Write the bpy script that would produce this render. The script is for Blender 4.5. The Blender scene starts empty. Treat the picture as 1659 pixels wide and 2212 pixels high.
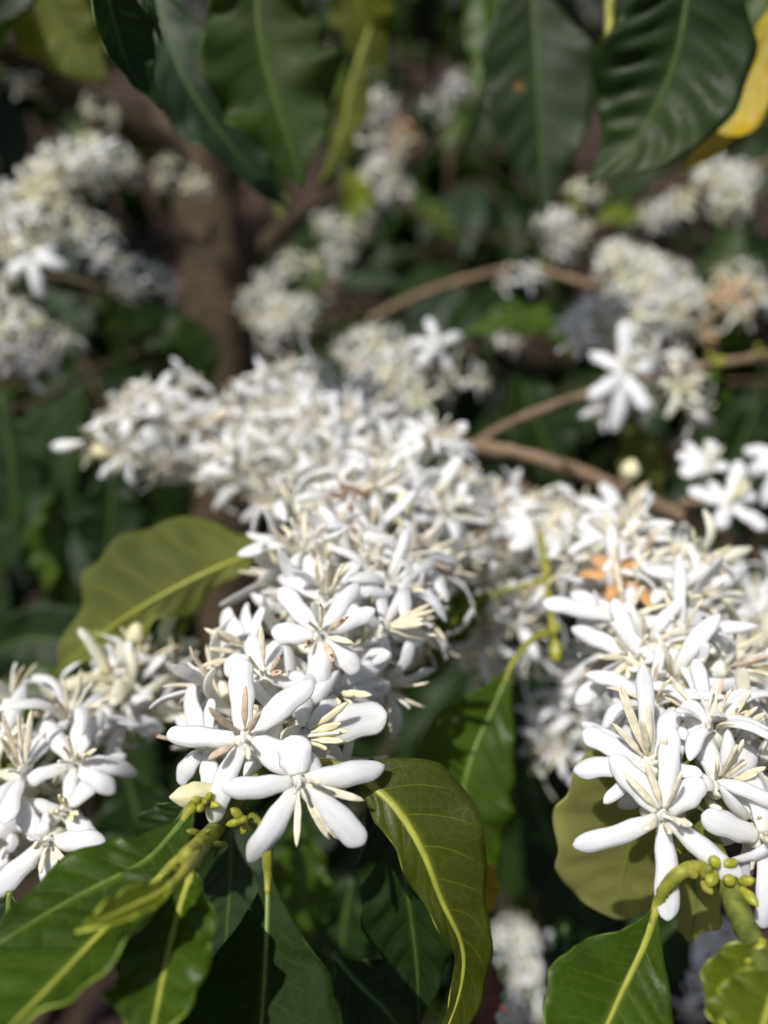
import bpy, math, random
import numpy as np
from mathutils import Vector, Matrix
random.seed(7); rng = np.random.default_rng(7)
SC = bpy.context.scene
COL = SC.collection
# ------------------------------------------------------------------ camera
CAM_H, PITCH = 1.35, math.radians(35)
LENS, SH = 26.0, 36.0
CP = np.array((0.0, 0.0, CAM_H))
FW = np.array((0.0, math.cos(PITCH), -math.sin(PITCH)))
UP = np.array((0.0, math.sin(PITCH), math.cos(PITCH)))
RT = np.array((1.0, 0.0, 0.0))
FOCUS = 0.166
cd = bpy.data.cameras.new('camera'); cam = bpy.data.objects.new('camera', cd); COL.objects.link(cam)
cam.location = CP; cam.rotation_euler = (math.radians(90) - PITCH, 0, 0)
cd.sensor_fit = 'VERTICAL'; cd.sensor_height = SH; cd.lens = LENS
cd.clip_start = 0.01; cd.clip_end = 300
cd.dof.use_dof = True; cd.dof.focus_distance = FOCUS; cd.dof.aperture_fstop = 5.4
SC.camera = cam
# ------------------------------------------------------------------ light
SUN_EL, SUN_ROT = math.radians(65), math.radians(-122)
w = bpy.data.worlds.new('World'); SC.world = w; w.use_nodes = True
nt = w.node_tree; bgn = nt.nodes['Background']
sky = nt.nodes.new('ShaderNodeTexSky'); sky.sky_type = 'NISHITA'; sky.sun_disc = False
sky.air_density = .8; sky.dust_density = 2.0; sky.ozone_density = .4; sky.sun_elevation = SUN_EL; sky.sun_rotation = SUN_ROT
nt.links.new(sky.outputs[0], bgn.inputs[0]); bgn.inputs[1].default_value = 0.065
sl = bpy.data.lights.new('sun', 'SUN'); sun = bpy.data.objects.new('sun', sl); COL.objects.link(sun)
sl.energy = 3.9; sl.angle = math.radians(0.5); sl.color = (1.0, 0.965, 0.91)
sd = Vector((math.cos(SUN_EL) * math.sin(SUN_ROT), math.cos(SUN_EL) * math.cos(SUN_ROT), math.sin(SUN_EL)))
sun.rotation_euler = sd.to_track_quat('Z', 'Y').to_euler(); sun.location = (0, 0, 5)
SC.view_settings.view_transform = 'Standard'; SC.view_settings.look = 'None'
SC.view_settings.exposure = 0.1; SC.view_settings.gamma = 1.0
SC.cycles.use_denoising = True
SC.cycles.use_adaptive_sampling = True; SC.cycles.adaptive_threshold = .025
SC.cycles.max_bounces = 8; SC.cycles.diffuse_bounces = 4; SC.cycles.transmission_bounces = 6
SC.cycles.caustics_reflective = False; SC.cycles.caustics_refractive = False
SC.cycles.sample_clamp_indirect = 6.0
# ------------------------------------------------------------------ helpers
def P(x, y, d):            # a place given by its direction from the viewpoint and its distance
    return CP + RT * ((x / 1659 - .5) * d * SH * .75 / LENS) + UP * ((.5 - y / 2212) * d * SH / LENS) + FW * d
def VD(a, b, c):
    v = RT * a + UP * b - FW * c
    return v / np.linalg.norm(v)
def nrm(v):
    v = np.asarray(v, float); return v / (np.linalg.norm(v) + 1e-12)
def rows(v): return v / (np.linalg.norm(v, axis=1, keepdims=True) + 1e-12)
def spline(pts, n):
    pts = np.asarray(pts, float)
    if len(pts) == 2:
        t = np.linspace(0, 1, n)[:, None]; return pts[0] * (1 - t) + pts[1] * t
    p = np.vstack([2 * pts[0] - pts[1], pts, 2 * pts[-1] - pts[-2]])
    seg = np.r_[0, np.cumsum(np.linalg.norm(np.diff(pts, axis=0), axis=1))]
    out = []
    for s in np.linspace(0, seg[-1], n):
        i = min(int(np.searchsorted(seg, s, 'right')) - 1, len(pts) - 2)
        t = (s - seg[i]) / (seg[i + 1] - seg[i] + 1e-12)
        a, b, c, d = p[i], p[i + 1], p[i + 2], p[i + 3]
        out.append(.5 * (2 * b + (c - a) * t + (2 * a - 5 * b + 4 * c - d) * t * t + (3 * b - a - 3 * c + d) * t ** 3))
    return np.array(out)
def bez(a, b, c, n):
    t = np.linspace(0, 1, n)[:, None]
    return (1 - t) ** 2 * a + 2 * t * (1 - t) * b + t * t * c
def tangents(s): return rows(np.gradient(s, axis=0))
def mesh(name, V, F, mats, uv=None, mi=None, smooth=True):
    me = bpy.data.meshes.new(name)
    me.from_pydata(V.tolist() if hasattr(V, 'tolist') else V, [], F)
    for m in (mats if isinstance(mats, (list, tuple)) else [mats]): me.materials.append(m)
    if uv is not None:
        L = me.uv_layers.new(name='UVMap')
        idx = np.empty(len(me.loops), np.int32); me.loops.foreach_get('vertex_index', idx)
        L.data.foreach_set('uv', np.asarray(uv, np.float32)[idx].ravel())
    if mi is not None: me.polygons.foreach_set('material_index', np.asarray(mi, np.int32))
    if smooth: me.polygons.foreach_set('use_smooth', np.ones(len(me.polygons), bool))
    me.update(); return me
def obj(name, me, parent=None, loc=None):
    o = bpy.data.objects.new(name, me); COL.objects.link(o)
    if parent is not None: o.parent = parent
    if loc is not None: o.location = loc
    return o
WORLD = {}                 # world position of the things and flowers (they carry no rotation unless stated)
def thing(name, label, cat, base, group=None):
    o = bpy.data.objects.new(name, None); COL.objects.link(o); o.empty_display_size = .02
    o.location = base; o['label'] = label; o['category'] = cat
    if group: o['group'] = group
    WORLD[o] = np.asarray(base, float); return o
# ------------------------------------------------------------------ materials
def newmat(name):
    m = bpy.data.materials.new(name); m.use_nodes = True; n = m.node_tree; n.nodes.clear()
    out = n.nodes.new('ShaderNodeOutputMaterial'); return m, n, out
def N(n, t, **kw):
    x = n.nodes.new(t)
    for k, v in kw.items():
        if k.startswith('i_'): x.inputs[int(k[2:])].default_value = v
        else: setattr(x, k, v)
    return x
def math_n(n, op, a, b=None, c=None, clamp=False):
    x = n.nodes.new('ShaderNodeMath'); x.operation = op; x.use_clamp = clamp
    for i, v in enumerate((a, b, c)):
        if v is None: continue
        if isinstance(v, (int, float)): x.inputs[i].default_value = v
        else: n.links.new(v, x.inputs[i])
    return x.outputs[0]
def mixc(n, f, a, b, bt='MIX'):
    x = n.nodes.new('ShaderNodeMix'); x.data_type = 'RGBA'; x.blend_type = bt
    for s, v in ((0, f), (6, a), (7, b)):
        if isinstance(v, (int, float)): x.inputs[s].default_value = v
        elif isinstance(v, tuple): x.inputs[s].default_value = v if len(v) == 4 else (*v, 1)
        else: n.links.new(v, x.inputs[s])
    return x.outputs[2]
def noise(n, scale, detail=3, vec=None, rough=.5):
    x = N(n, 'ShaderNodeTexNoise'); x.inputs['Scale'].default_value = scale; x.inputs['Detail'].default_value = detail
    x.inputs['Roughness'].default_value = rough
    if vec is not None: n.links.new(vec, x.inputs['Vector'])
    return x.outputs[0]
def ramp(n, f, lo, hi):
    x = N(n, 'ShaderNodeMapRange'); x.inputs[1].default_value = lo; x.inputs[2].default_value = hi; x.clamp = True
    x.interpolation_type = 'SMOOTHSTEP'
    n.links.new(f, x.inputs[0]); return x.outputs[0]
def bump(n, h, strength, dist):
    b = N(n, 'ShaderNodeBump'); b.inputs['Strength'].default_value = strength; b.inputs['Distance'].default_value = dist
    n.links.new(h, b.inputs['Height']); return b.outputs[0]
def principled(n, col, rough, spec=.5, nrmv=None, sss=0, rad=None):
    p = N(n, 'ShaderNodeBsdfPrincipled')
    for key, v in (('Base Color', col), ('Roughness', rough)):
        if isinstance(v, (int, float)): p.inputs[key].default_value = v
        elif isinstance(v, tuple): p.inputs[key].default_value = (*v, 1)
        else: n.links.new(v, p.inputs[key])
    p.inputs['Specular IOR Level'].default_value = spec
    if nrmv is not None: n.links.new(nrmv, p.inputs['Normal'])
    if sss:
        p.inputs['Subsurface Weight'].default_value = sss
        p.inputs['Subsurface Radius'].default_value = rad; p.inputs['Subsurface Scale'].default_value = .001
    return p
def petal_mat(name, base, edge, sss=.85):
    m, n, out = newmat(name)
    uv = N(n, 'ShaderNodeUVMap'); sp = N(n, 'ShaderNodeSeparateXYZ'); n.links.new(uv.outputs[0], sp.inputs[0])
    inf = N(n, 'ShaderNodeObjectInfo')
    mp = N(n, 'ShaderNodeMapping'); mp.inputs['Scale'].default_value = (1.6, 26, 1); n.links.new(uv.outputs[0], mp.inputs[0])
    ad = N(n, 'ShaderNodeVectorMath', operation='ADD'); n.links.new(mp.outputs[0], ad.inputs[0]); n.links.new(inf.outputs['Random'], ad.inputs[1])
    st = noise(n, 1.0, 3, ad.outputs[0])
    col = mixc(n, ramp(n, sp.outputs[0], .42, .0), base, edge)
    col = mixc(n, math_n(n, 'MULTIPLY', ramp(n, st, .45, .75), .22), col, tuple(c * .9 for c in edge))
    tc = N(n, 'ShaderNodeTexCoord')
    sn = noise(n, 260, 2, tc.outputs['Object'])
    col = mixc(n, math_n(n, 'MULTIPLY', ramp(n, inf.outputs['Random'], .6, 1.0), .35), col, edge)
    hgt = math_n(n, 'ADD', math_n(n, 'MULTIPLY', st, .7), math_n(n, 'MULTIPLY', sn, .5))
    p = principled(n, col, .38, .42, bump(n, hgt, .5, .0006), sss, (1.9, 1.8, 1.5))
    n.links.new(p.outputs[0], out.inputs[0]); return m
def leaf_mats(name, top, under, trans, vein, rough=.3, tw=.35, spots=None, nlat=10, spec=.3):
    ms = []
    for side in (0, 1):
        m, n, out = newmat(name + ('_top', '_under')[side])
        uv = N(n, 'ShaderNodeUVMap'); sp = N(n, 'ShaderNodeSeparateXYZ'); n.links.new(uv.outputs[0], sp.inputs[0])
        tc = N(n, 'ShaderNodeTexCoord')
        av = math_n(n, 'ABSOLUTE', math_n(n, 'MULTIPLY_ADD', sp.outputs[1], 2, -1))
        s = math_n(n, 'MULTIPLY_ADD', sp.outputs[0], nlat, math_n(n, 'MULTIPLY', math_n(n, 'POWER', av, 1.25), -1.5))
        fr = math_n(n, 'ABSOLUTE', math_n(n, 'SUBTRACT', math_n(n, 'FRACT', s), .5))      # .5 on a vein
        vl = ramp(n, fr, .455, .498)
        vl = math_n(n, 'MULTIPLY', vl, ramp(n, av, 1.0, .55))
        vr = N(n, 'ShaderNodeTexVoronoi'); vr.feature = 'DISTANCE_TO_EDGE'; vr.inputs['Scale'].default_value = 420
        n.links.new(tc.outputs['Object'], vr.inputs['Vector'])
        ret = ramp(n, vr.outputs[0], .12, .0)
        mott = noise(n, 40, 4, tc.outputs['Object'])
        big = noise(n, 14, 2, tc.outputs['Object'])
        base = (top, under)[side]; tz = trans if side == 0 else tuple(c ** .35 for c in trans)
        col = mixc(n, ramp(n, mott, .35, .75), tuple(c * .78 for c in base), tuple(c * 1.22 for c in base))
        col = mixc(n, math_n(n, 'MULTIPLY', ramp(n, big, .5, .75), .4), col, vein)
        col = mixc(n, math_n(n, 'MULTIPLY', vl, (.38, .55)[side]), col, vein)
        col = mixc(n, math_n(n, 'MULTIPLY', ret, .10), col, vein)
        col = mixc(n, math_n(n, 'MULTIPLY', ramp(n, av, .13, .0), .55), col, vein)
        trc = mixc(n, ramp(n, mott, .3, .8), tuple(c * .7 for c in tz), tz)
        trc = mixc(n, math_n(n, 'MULTIPLY', vl, .35), trc, tuple(min(1, c * 1.3) for c in tz))
        if spots:
            sn = ramp(n, noise(n, 38, 2, tc.outputs['Object']), .66, .72)
            col = mixc(n, sn, col, spots); trc = mixc(n, sn, trc, tuple(c * .5 for c in spots))
        dust = noise(n, 220, 3, tc.outputs['Object'], .7)
        rg = math_n(n, 'MULTIPLY_ADD', ramp(n, dust, .4, .8), .15, rough + (0, .22)[side])
        h = math_n(n, 'ADD', math_n(n, 'MULTIPLY', vl, (-1.0, 1.0)[side]), math_n(n, 'MULTIPLY', ret, (-.18, .2)[side]))
        h = math_n(n, 'ADD', h, math_n(n, 'MULTIPLY', mott, .15))
        bm = bump(n, h, .35, .00022)
        p = principled(n, col, rg, (spec, .2)[side], bm)
        t = N(n, 'ShaderNodeBsdfTranslucent'); n.links.new(trc, t.inputs[0])
        mx = N(n, 'ShaderNodeMixShader'); mx.inputs[0].default_value = (tw, .72)[side]
        n.links.new(p.outputs[0], mx.inputs[1]); n.links.new(t.outputs[0], mx.inputs[2])
        n.links.new(mx.outputs[0], out.inputs[0]); ms.append(m)
    ms.append(simple(name + '_rim', tuple(min(1, .3 * a + 1.15 * b) for a, b in zip(top, vein)), .45))  # rim paler than the blade: sunlit leaf edges put into the colour
    return ms
def simple(name, col, rough=.5, var=.25, scale=120, bs=.3, spec=.4, sss=0, rad=None, col2=None):
    m, n, out = newmat(name); tc = N(n, 'ShaderNodeTexCoord')
    f = noise(n, scale, 4, tc.outputs['Object'])
    c = mixc(n, ramp(n, f, .3, .72), tuple(x * (1 - var) for x in col), col2 or tuple(min(1, x * (1 + var)) for x in col))
    p = principled(n, c, rough, spec, bump(n, f, bs, .0008), sss, rad)
    n.links.new(p.outputs[0], out.inputs[0]); return m
def bark_mat(name, a, b, c, scale=60):
    m, n, out = newmat(name); tc = N(n, 'ShaderNodeTexCoord')
    f = noise(n, scale, 6, tc.outputs['Object'], .65); g = noise(n, scale * 4, 4, tc.outputs['Object'], .7)
    col = mixc(n, ramp(n, f, .35, .65), a, b); col = mixc(n, math_n(n, 'MULTIPLY', ramp(n, g, .55, .75), .7), col, c)
    p = principled(n, col, .8, .2, bump(n, math_n(n, 'ADD', f, math_n(n, 'MULTIPLY', g, .6)), .8, .002))
    n.links.new(p.outputs[0], out.inputs[0]); return m
M = {}
M['petal'] = petal_mat('petal_white', (.89, .89, .87), (.88, .86, .76))
M['petal_cream'] = petal_mat('petal_cream', (.83, .80, .62), (.80, .76, .47))
M['petal_dry'] = petal_mat('petal_dry', (.60, .32, .12), (.70, .55, .35), .2)
M['petal_brown'] = petal_mat('petal_brown', (.28, .10, .035), (.35, .16, .06), .1)
M['tube'] = simple('corolla_tube', (.84, .83, .70), .42, .05, 200, .2, .4, .5, (1.2, 1.1, .7))
M['stamen'] = simple('anther_cream', (.82, .75, .57), .6, .14, 420, .5, .3)
M['stamen_tan'] = simple('anther_tan', (.66, .53, .40), .65, .2, 420, .5, .25)
M['stamen_yellow'] = simple('anther_yellow', (.82, .77, .50), .55, .08, 420, .3, .3)
M['anther_tip'] = simple('anther_dry_tip', (.20, .085, .04), .7, .3, 500, .5, .2)
M['style'] = simple('style_white', (.84, .82, .74), .45, .04, 300, .2, .4, .4, (1, .9, .7))
M['bud'] = simple('bud_cream', (.78, .74, .46), .45, .1, 160, .3, .4, .4, (1, .9, .4))
M['greenbud'] = simple('bud_green', (.33, .34, .035), .4, .3, 300, .4, .5)
M['greenstem'] = simple('stem_green', (.13, .17, .028), .55, .4, 260, .7, .3, col2=(.22, .25, .05))
M['petiole'] = simple('petiole_green', (.24, .28, .035), .48, .35, 260, .6, .35, col2=(.38, .36, .05))
M['midrib_y'] = simple('midrib_yellow', (.33, .35, .05), .42, .15, 200, .3, .4)
M['midrib_g'] = simple('midrib_green', (.14, .20, .035), .42, .2, 200, .3, .4)
M['midrib_d'] = simple('midrib_dark', (.07, .12, .03), .42, .2, 200, .3, .4)
M['bark'] = bark_mat('bark_twig', (.20, .135, .085), (.36, .26, .17), (.46, .38, .30), 110)
M['bark_dark'] = bark_mat('bark_trunk', (.045, .032, .02), (.10, .072, .042), (.14, .12, .075), 35)
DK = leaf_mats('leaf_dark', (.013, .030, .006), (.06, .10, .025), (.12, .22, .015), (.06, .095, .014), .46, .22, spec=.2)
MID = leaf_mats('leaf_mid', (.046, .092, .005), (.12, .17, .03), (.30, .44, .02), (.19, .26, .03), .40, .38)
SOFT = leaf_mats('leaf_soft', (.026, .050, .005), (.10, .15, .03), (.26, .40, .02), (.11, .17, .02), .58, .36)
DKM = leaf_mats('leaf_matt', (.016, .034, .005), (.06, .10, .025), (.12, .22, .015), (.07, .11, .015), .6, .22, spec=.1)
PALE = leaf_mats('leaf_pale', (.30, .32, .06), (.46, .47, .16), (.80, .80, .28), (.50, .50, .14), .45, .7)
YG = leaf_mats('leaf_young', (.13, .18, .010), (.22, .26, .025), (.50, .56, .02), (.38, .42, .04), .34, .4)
OLV = leaf_mats('leaf_olive', (.12, .155, .03), (.25, .285, .09), (.60, .64, .09), (.40, .42, .07), .4, .62)
OLD = leaf_mats('leaf_old', (.060, .085, .010), (.16, .18, .035), (.42, .48, .03), (.36, .36, .04), .38, .5)
GRY = leaf_mats('leaf_grey', (.018, .036, .016), (.10, .15, .06), (.16, .28, .05), (.06, .10, .035), .5, .2)
SPT = leaf_mats('leaf_spotted', (.016, .032, .008), (.09, .14, .04), (.14, .25, .02), (.06, .10, .02), .5, .25, spots=(.30, .15, .05))
YEL = leaf_mats('leaf_yellow', (.55, .40, .02), (.55, .42, .05), (.75, .55, .02), (.55, .45, .05), .45, .4, spots=(.25, .09, .03))
RED = leaf_mats('leaf_dry_red', (.16, .05, .04), (.2, .08, .05), (.3, .1, .05), (.2, .1, .06), .6, .2)
# ------------------------------------------------------------------ tubes, sweeps
def frame_side(s, hint):
    T = tangents(s); S = np.cross(T, np.broadcast_to(hint, T.shape)); S = rows(S)
    return T, S, rows(np.cross(S, T))
def tube(pts, r, n=None, k=8, rough=0.0, cap=True):
    n = n or max(6, len(pts) * 5); s = spline(pts, n)
    T = tangents(s)
    h = np.array((0.31, .17, .93)); S = rows(np.cross(T, h)); U = np.cross(S, T)
    rr = np.interp(np.linspace(0, 1, n), np.linspace(0, 1, len(np.atleast_1d(r))), np.atleast_1d(r))
    V = []; uv = []
    for i in range(n):
        for j in range(k):
            a = 2 * math.pi * j / k
            q = rr[i] * (1 + rough * (rng.random() - .5))
            V.append(s[i] + (S[i] * math.cos(a) + U[i] * math.sin(a)) * q); uv.append((i / (n - 1), j / k))
    F = [(i * k + j, i * k + (j + 1) % k, (i + 1) * k + (j + 1) % k, (i + 1) * k + j) for i in range(n - 1) for j in range(k)]
    if cap: F += [tuple(range(k - 1, -1, -1)), tuple(range((n - 1) * k, n * k))]
    return np.array(V), F, np.array(uv)
def strap(s, hint, wid, thick, curl, K=10, twist=0.0, warp=0.0, tt=None, groove=0.0):
    """closed solid petal / anther: spine s, full width wid[i], edge drop curl (fraction of width)"""
    n = len(s); T, S, U = frame_side(s, hint)
    V = []; uv = []; ph = rng.random() * 6
    for i in range(n):
        t = i / (n - 1) if tt is None else tt[i]; a0 = twist * t * t
        ca, sa = math.cos(a0), math.sin(a0); Si = S[i] * ca + U[i] * sa; Ui = U[i] * ca - S[i] * sa
        c = curl[i] if hasattr(curl, '__len__') else curl
        for j in range(K):
            a = 2 * math.pi * j / K
            x = math.cos(a); y = math.sin(a)
            wv = warp * math.sin(t * 9 + ph + x * 1.3) * x * x
            V.append(s[i] + Si * (x * wid[i] * .5 * (1 + warp * 2.2 * math.sin(t * 14 + ph * 2 + (2 if x > 0 else 0)))) + Ui * (y * thick * .5 * (1 - .35 * x * x) * min(1, wid[i] / wid.max() * 2.2) - c * wid[i] * x * x + wv * wid.max() - groove * wid[i] * math.exp(-(x * 3.2) ** 2) * (1 if y > 0 else -.4)))
            uv.append((t, .5 + .5 * x))
    V.append(s[0]); uv.append((0, .5)); V.append(s[-1] + T[-1] * wid[-1] * .35); uv.append((1, .5))
    F = [(i * K + j, i * K + (j + 1) % K, (i + 1) * K + (j + 1) % K, (i + 1) * K + j) for i in range(n - 1) for j in range(K)]
    F += [((j + 1) % K, j, n * K) for j in range(K)] + [((n - 1) * K + j, (n - 1) * K + (j + 1) % K, n * K + 1) for j in range(K)]
    return np.array(V), F, np.array(uv)
def petal_t(n):           # rings packed towards the blunt tip
    t = np.linspace(0, 1, n); return np.where(t < .7, t / .7 * .8, .8 + .2 * np.sin((t - .7) / .3 * math.pi / 2))
def petal_profile(t, W, base=.62, tip=.17, mx=.55):
    a = np.interp(t, [0, .1, .3, mx, .82, 1], [base, base + .06, .88, 1, .97, .86])
    e = np.where(t > 1 - tip, np.clip(1 - ((t - (1 - tip)) / tip) ** 2.4, 0, 1) ** .55, 1.0)
    return W * a * np.maximum(e, .10)
def petal_geo(a, b, c, hint, W, curl, n=15, thick=.0009, twist=0, warp=.0, K=12, tip=.17, mx=.55, rec=0.0):
    t = petal_t(n); a, b, c = np.asarray(a), np.asarray(b), np.asarray(c); u = t[:, None]
    s = (1 - u) ** 2 * a + 2 * u * (1 - u) * b + u * u * c
    s = s + np.asarray(hint, float) * (rec * np.clip((t - .62) / .38, 0, 1) ** 2)[:, None]
    cv = curl * (1 + .5 * np.sin(t * 5 + rec * 900)); return strap(s, hint, petal_profile(t, W, tip=tip, mx=mx), thick, cv, K, twist, warp, t, .045)
def stamen_geo(a, b, c, hint, W=.0014, n=11, twist=0):
    s = bez(np.asarray(a), np.asarray(b), np.asarray(c), n); t = np.linspace(0, 1, n)
    wd = W * np.interp(t, [0, .14, .2, .35, .75, .93, 1], [.3, .32, .7, 1, .9, .5, .12])
    return strap(s, hint, wd, W * .55, -.14, 8, twist)
def blob(a, b, r, k=8, n=9, prof=None):
    s = np.linspace(0, 1, n)
    prof = prof or (lambda t: math.sin(math.pi * min(1, max(0, t * .93 + .04))) ** .7)
    return tube([np.asarray(a) * (1 - t) + np.asarray(b) * t for t in s], [max(.06, prof(t)) * r for t in s], n, k)
def add(name, geo, mat, parent, origin, mi=None):
    V, F, uv = geo
    return obj(name, mesh(name, V - np.asarray(origin), F, mat, uv, mi), parent)
# ------------------------------------------------------------------ leaves
PROF_U = [0, .05, .12, .25, .42, .6, .75, .87, .94, 1]
PROF_W = [.03, .09, .25, .63, .97, .98, .72, .36, .13, .015]
from bisect import bisect
WEDGE = lambda t: np.interp(t, [0, .05, .12, .25, .42, .6, .78, .9, 1], [.04, .09, .19, .46, .86, 1, .72, .3, .015])
def leaf_prof(t, tip=1.0):
    xs, ys = PROF_U, PROF_W
    # smooth sample by averaging
    f = lambda q: np.interp(q, xs, ys)
    return (f(t - .03) + 2 * f(t) + f(t + .03)) / 4 * (1 - .0 * tip)
def leaf_geo(s, Nh, wl, wr, fl, fr, wave, quilt, nu, nv, nlat=10, thick=.00042, prof=None, bite=None, ph=None, roll=0):
    n = len(s); T = tangents(s)
    Nh = np.asarray(Nh, float)
    if Nh.ndim == 1: Nh = np.broadcast_to(Nh, s.shape)
    S = rows(np.cross(T, Nh)); U = rows(np.cross(S, T))      # U: the upper face, S: the right-hand side
    t = np.linspace(0, 1, n); pw = (prof or leaf_prof)(t)
    vv = np.linspace(-1, 1, nv); ph = rng.random() * 6 if ph is None else ph
    top = []; uv = []
    for i in range(n):
        for v in vv:
            a = abs(v); side = wr if v > 0 else wl; fo = fr if v > 0 else fl
            wdt = side * pw[i]
            if bite:
                for (bu, bs, br, bd) in bite:
                    if bs * v > 0: wdt *= 1 - bd * math.exp(-((t[i] - bu) / br) ** 2)
            ang = fo * (1 + .0 * a) + roll * a
            x = a * wdt
            h = math.sin(ang) * x; xx = math.cos(ang) * x
            q = quilt * math.cos(2 * math.pi * (t[i] * nlat - 1.5 * a ** 1.25 )) * -1 * min(1, a * 2) ** 1.5 * (1 - a ** 3) * min(1, pw[i] * 1.5)
            wv = wave * a * a * (math.sin(t[i] * 21 + ph + (1.7 if v > 0 else 0)) + .6 * math.sin(t[i] * 37 + ph * 2.3)) * min(1, pw[i] * 1.6)
            xx += wave * .5 * a ** 4 * math.sin(t[i] * 29 + ph * 1.4 + (2.2 if v > 0 else 0)) * min(1, pw[i] * 1.5)
            top.append(s[i] + S[i] * (math.copysign(xx, v) if v else 0) + U[i] * (h + q + wv)); uv.append((t[i], .5 + .5 * v))
    top = np.array(top); G = top.reshape(n, nv, 3)
    du = np.gradient(G, axis=0); dv = np.gradient(G, axis=1)
    nn = np.cross(dv, du); nn /= (np.linalg.norm(nn, axis=2, keepdims=True) + 1e-12)
    sg = np.sign((nn * U[:, None, :]).sum(2, keepdims=True)); sg[sg == 0] = 1
    bot = (G - nn * sg * thick).reshape(-1, 3)
    Nn = n * nv; F = []; mi = []
    for i in range(n - 1):
        for j in range(nv - 1):
            a = i * nv + j; b = a + 1; c = a + nv + 1; d = a + nv
            F.append((a, d, c, b)); mi.append(0); F.append((Nn + a, Nn + b, Nn + c, Nn + d)); mi.append(1)
    for i in range(n - 1):
        a, d = i * nv, (i + 1) * nv; F.append((a, Nn + a, Nn + d, d)); mi.append(2)
        b, c = i * nv + nv - 1, (i + 1) * nv + nv - 1; F.append((b, c, Nn + c, Nn + b)); mi.append(2)
    for j in range(nv - 1):
        a = j; F.append((a, a + 1, Nn + a + 1, Nn + a)); mi.append(2)
        a = (n - 1) * nv + j; F.append((a, Nn + a, Nn + a + 1, a + 1)); mi.append(2)
    return np.vstack([top, bot]), F, np.array(uv * 2), mi, S, U
def leaf(parent, mid, wl, wr=None, N0=(0, .2, 1), N1=None, mats=None, fold=.2, fold_r=None, wave=.0012, quilt=.0004, pet=None, rib='midrib_g',
         nu=56, nv=17, rr=.0009, nlat=10, bite=None, label=None, prof=None, roll=0, name='leaf', pw=.0012):
    """mid: midrib as (x, y, distance); widths in mm for the two halves; N0..N1 direction the upper face looks (right, up, towards us)"""
    wr = wl if wr is None else wr; fold_r = fold if fold_r is None else fold_r
    s = spline([P(*m) for m in mid], nu)
    a = VD(*N0); b = VD(*(N1 or N0)); t = np.linspace(0, 1, nu)[:, None]
    V, F, uv, mi, S, U = leaf_geo(s, a * (1 - t) + b * t, wl * .001, wr * .001, fold, fold_r, wave, quilt, nu, nv, nlat, prof=prof, bite=bite, roll=roll)
    o = WORLD[parent]
    lf = obj(name, mesh(name, V - o, F, mats or DK, uv, mi), parent)
    if label: lf['label'] = label
    ss = s[::2] - U[::2] * .0002; V, F, uv = strap(ss, a, np.linspace(2 * rr, rr * .35, len(ss)), .0013, .0, 8)
    obj('midrib', mesh('midrib', V - o, F, M[rib], uv), lf)
    if pet is not None:
        pp = [P(*q) for q in pet] + [s[0], s[5]]
        V, F, uv = tube(pp, [pw, pw * 1.0, pw * .9, rr * .75], max(10, 5 * len(pp)), 8, .05)
        obj('petiole', mesh('petiole', V - o, F, M['petiole'], uv), lf)
    return lf
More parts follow.
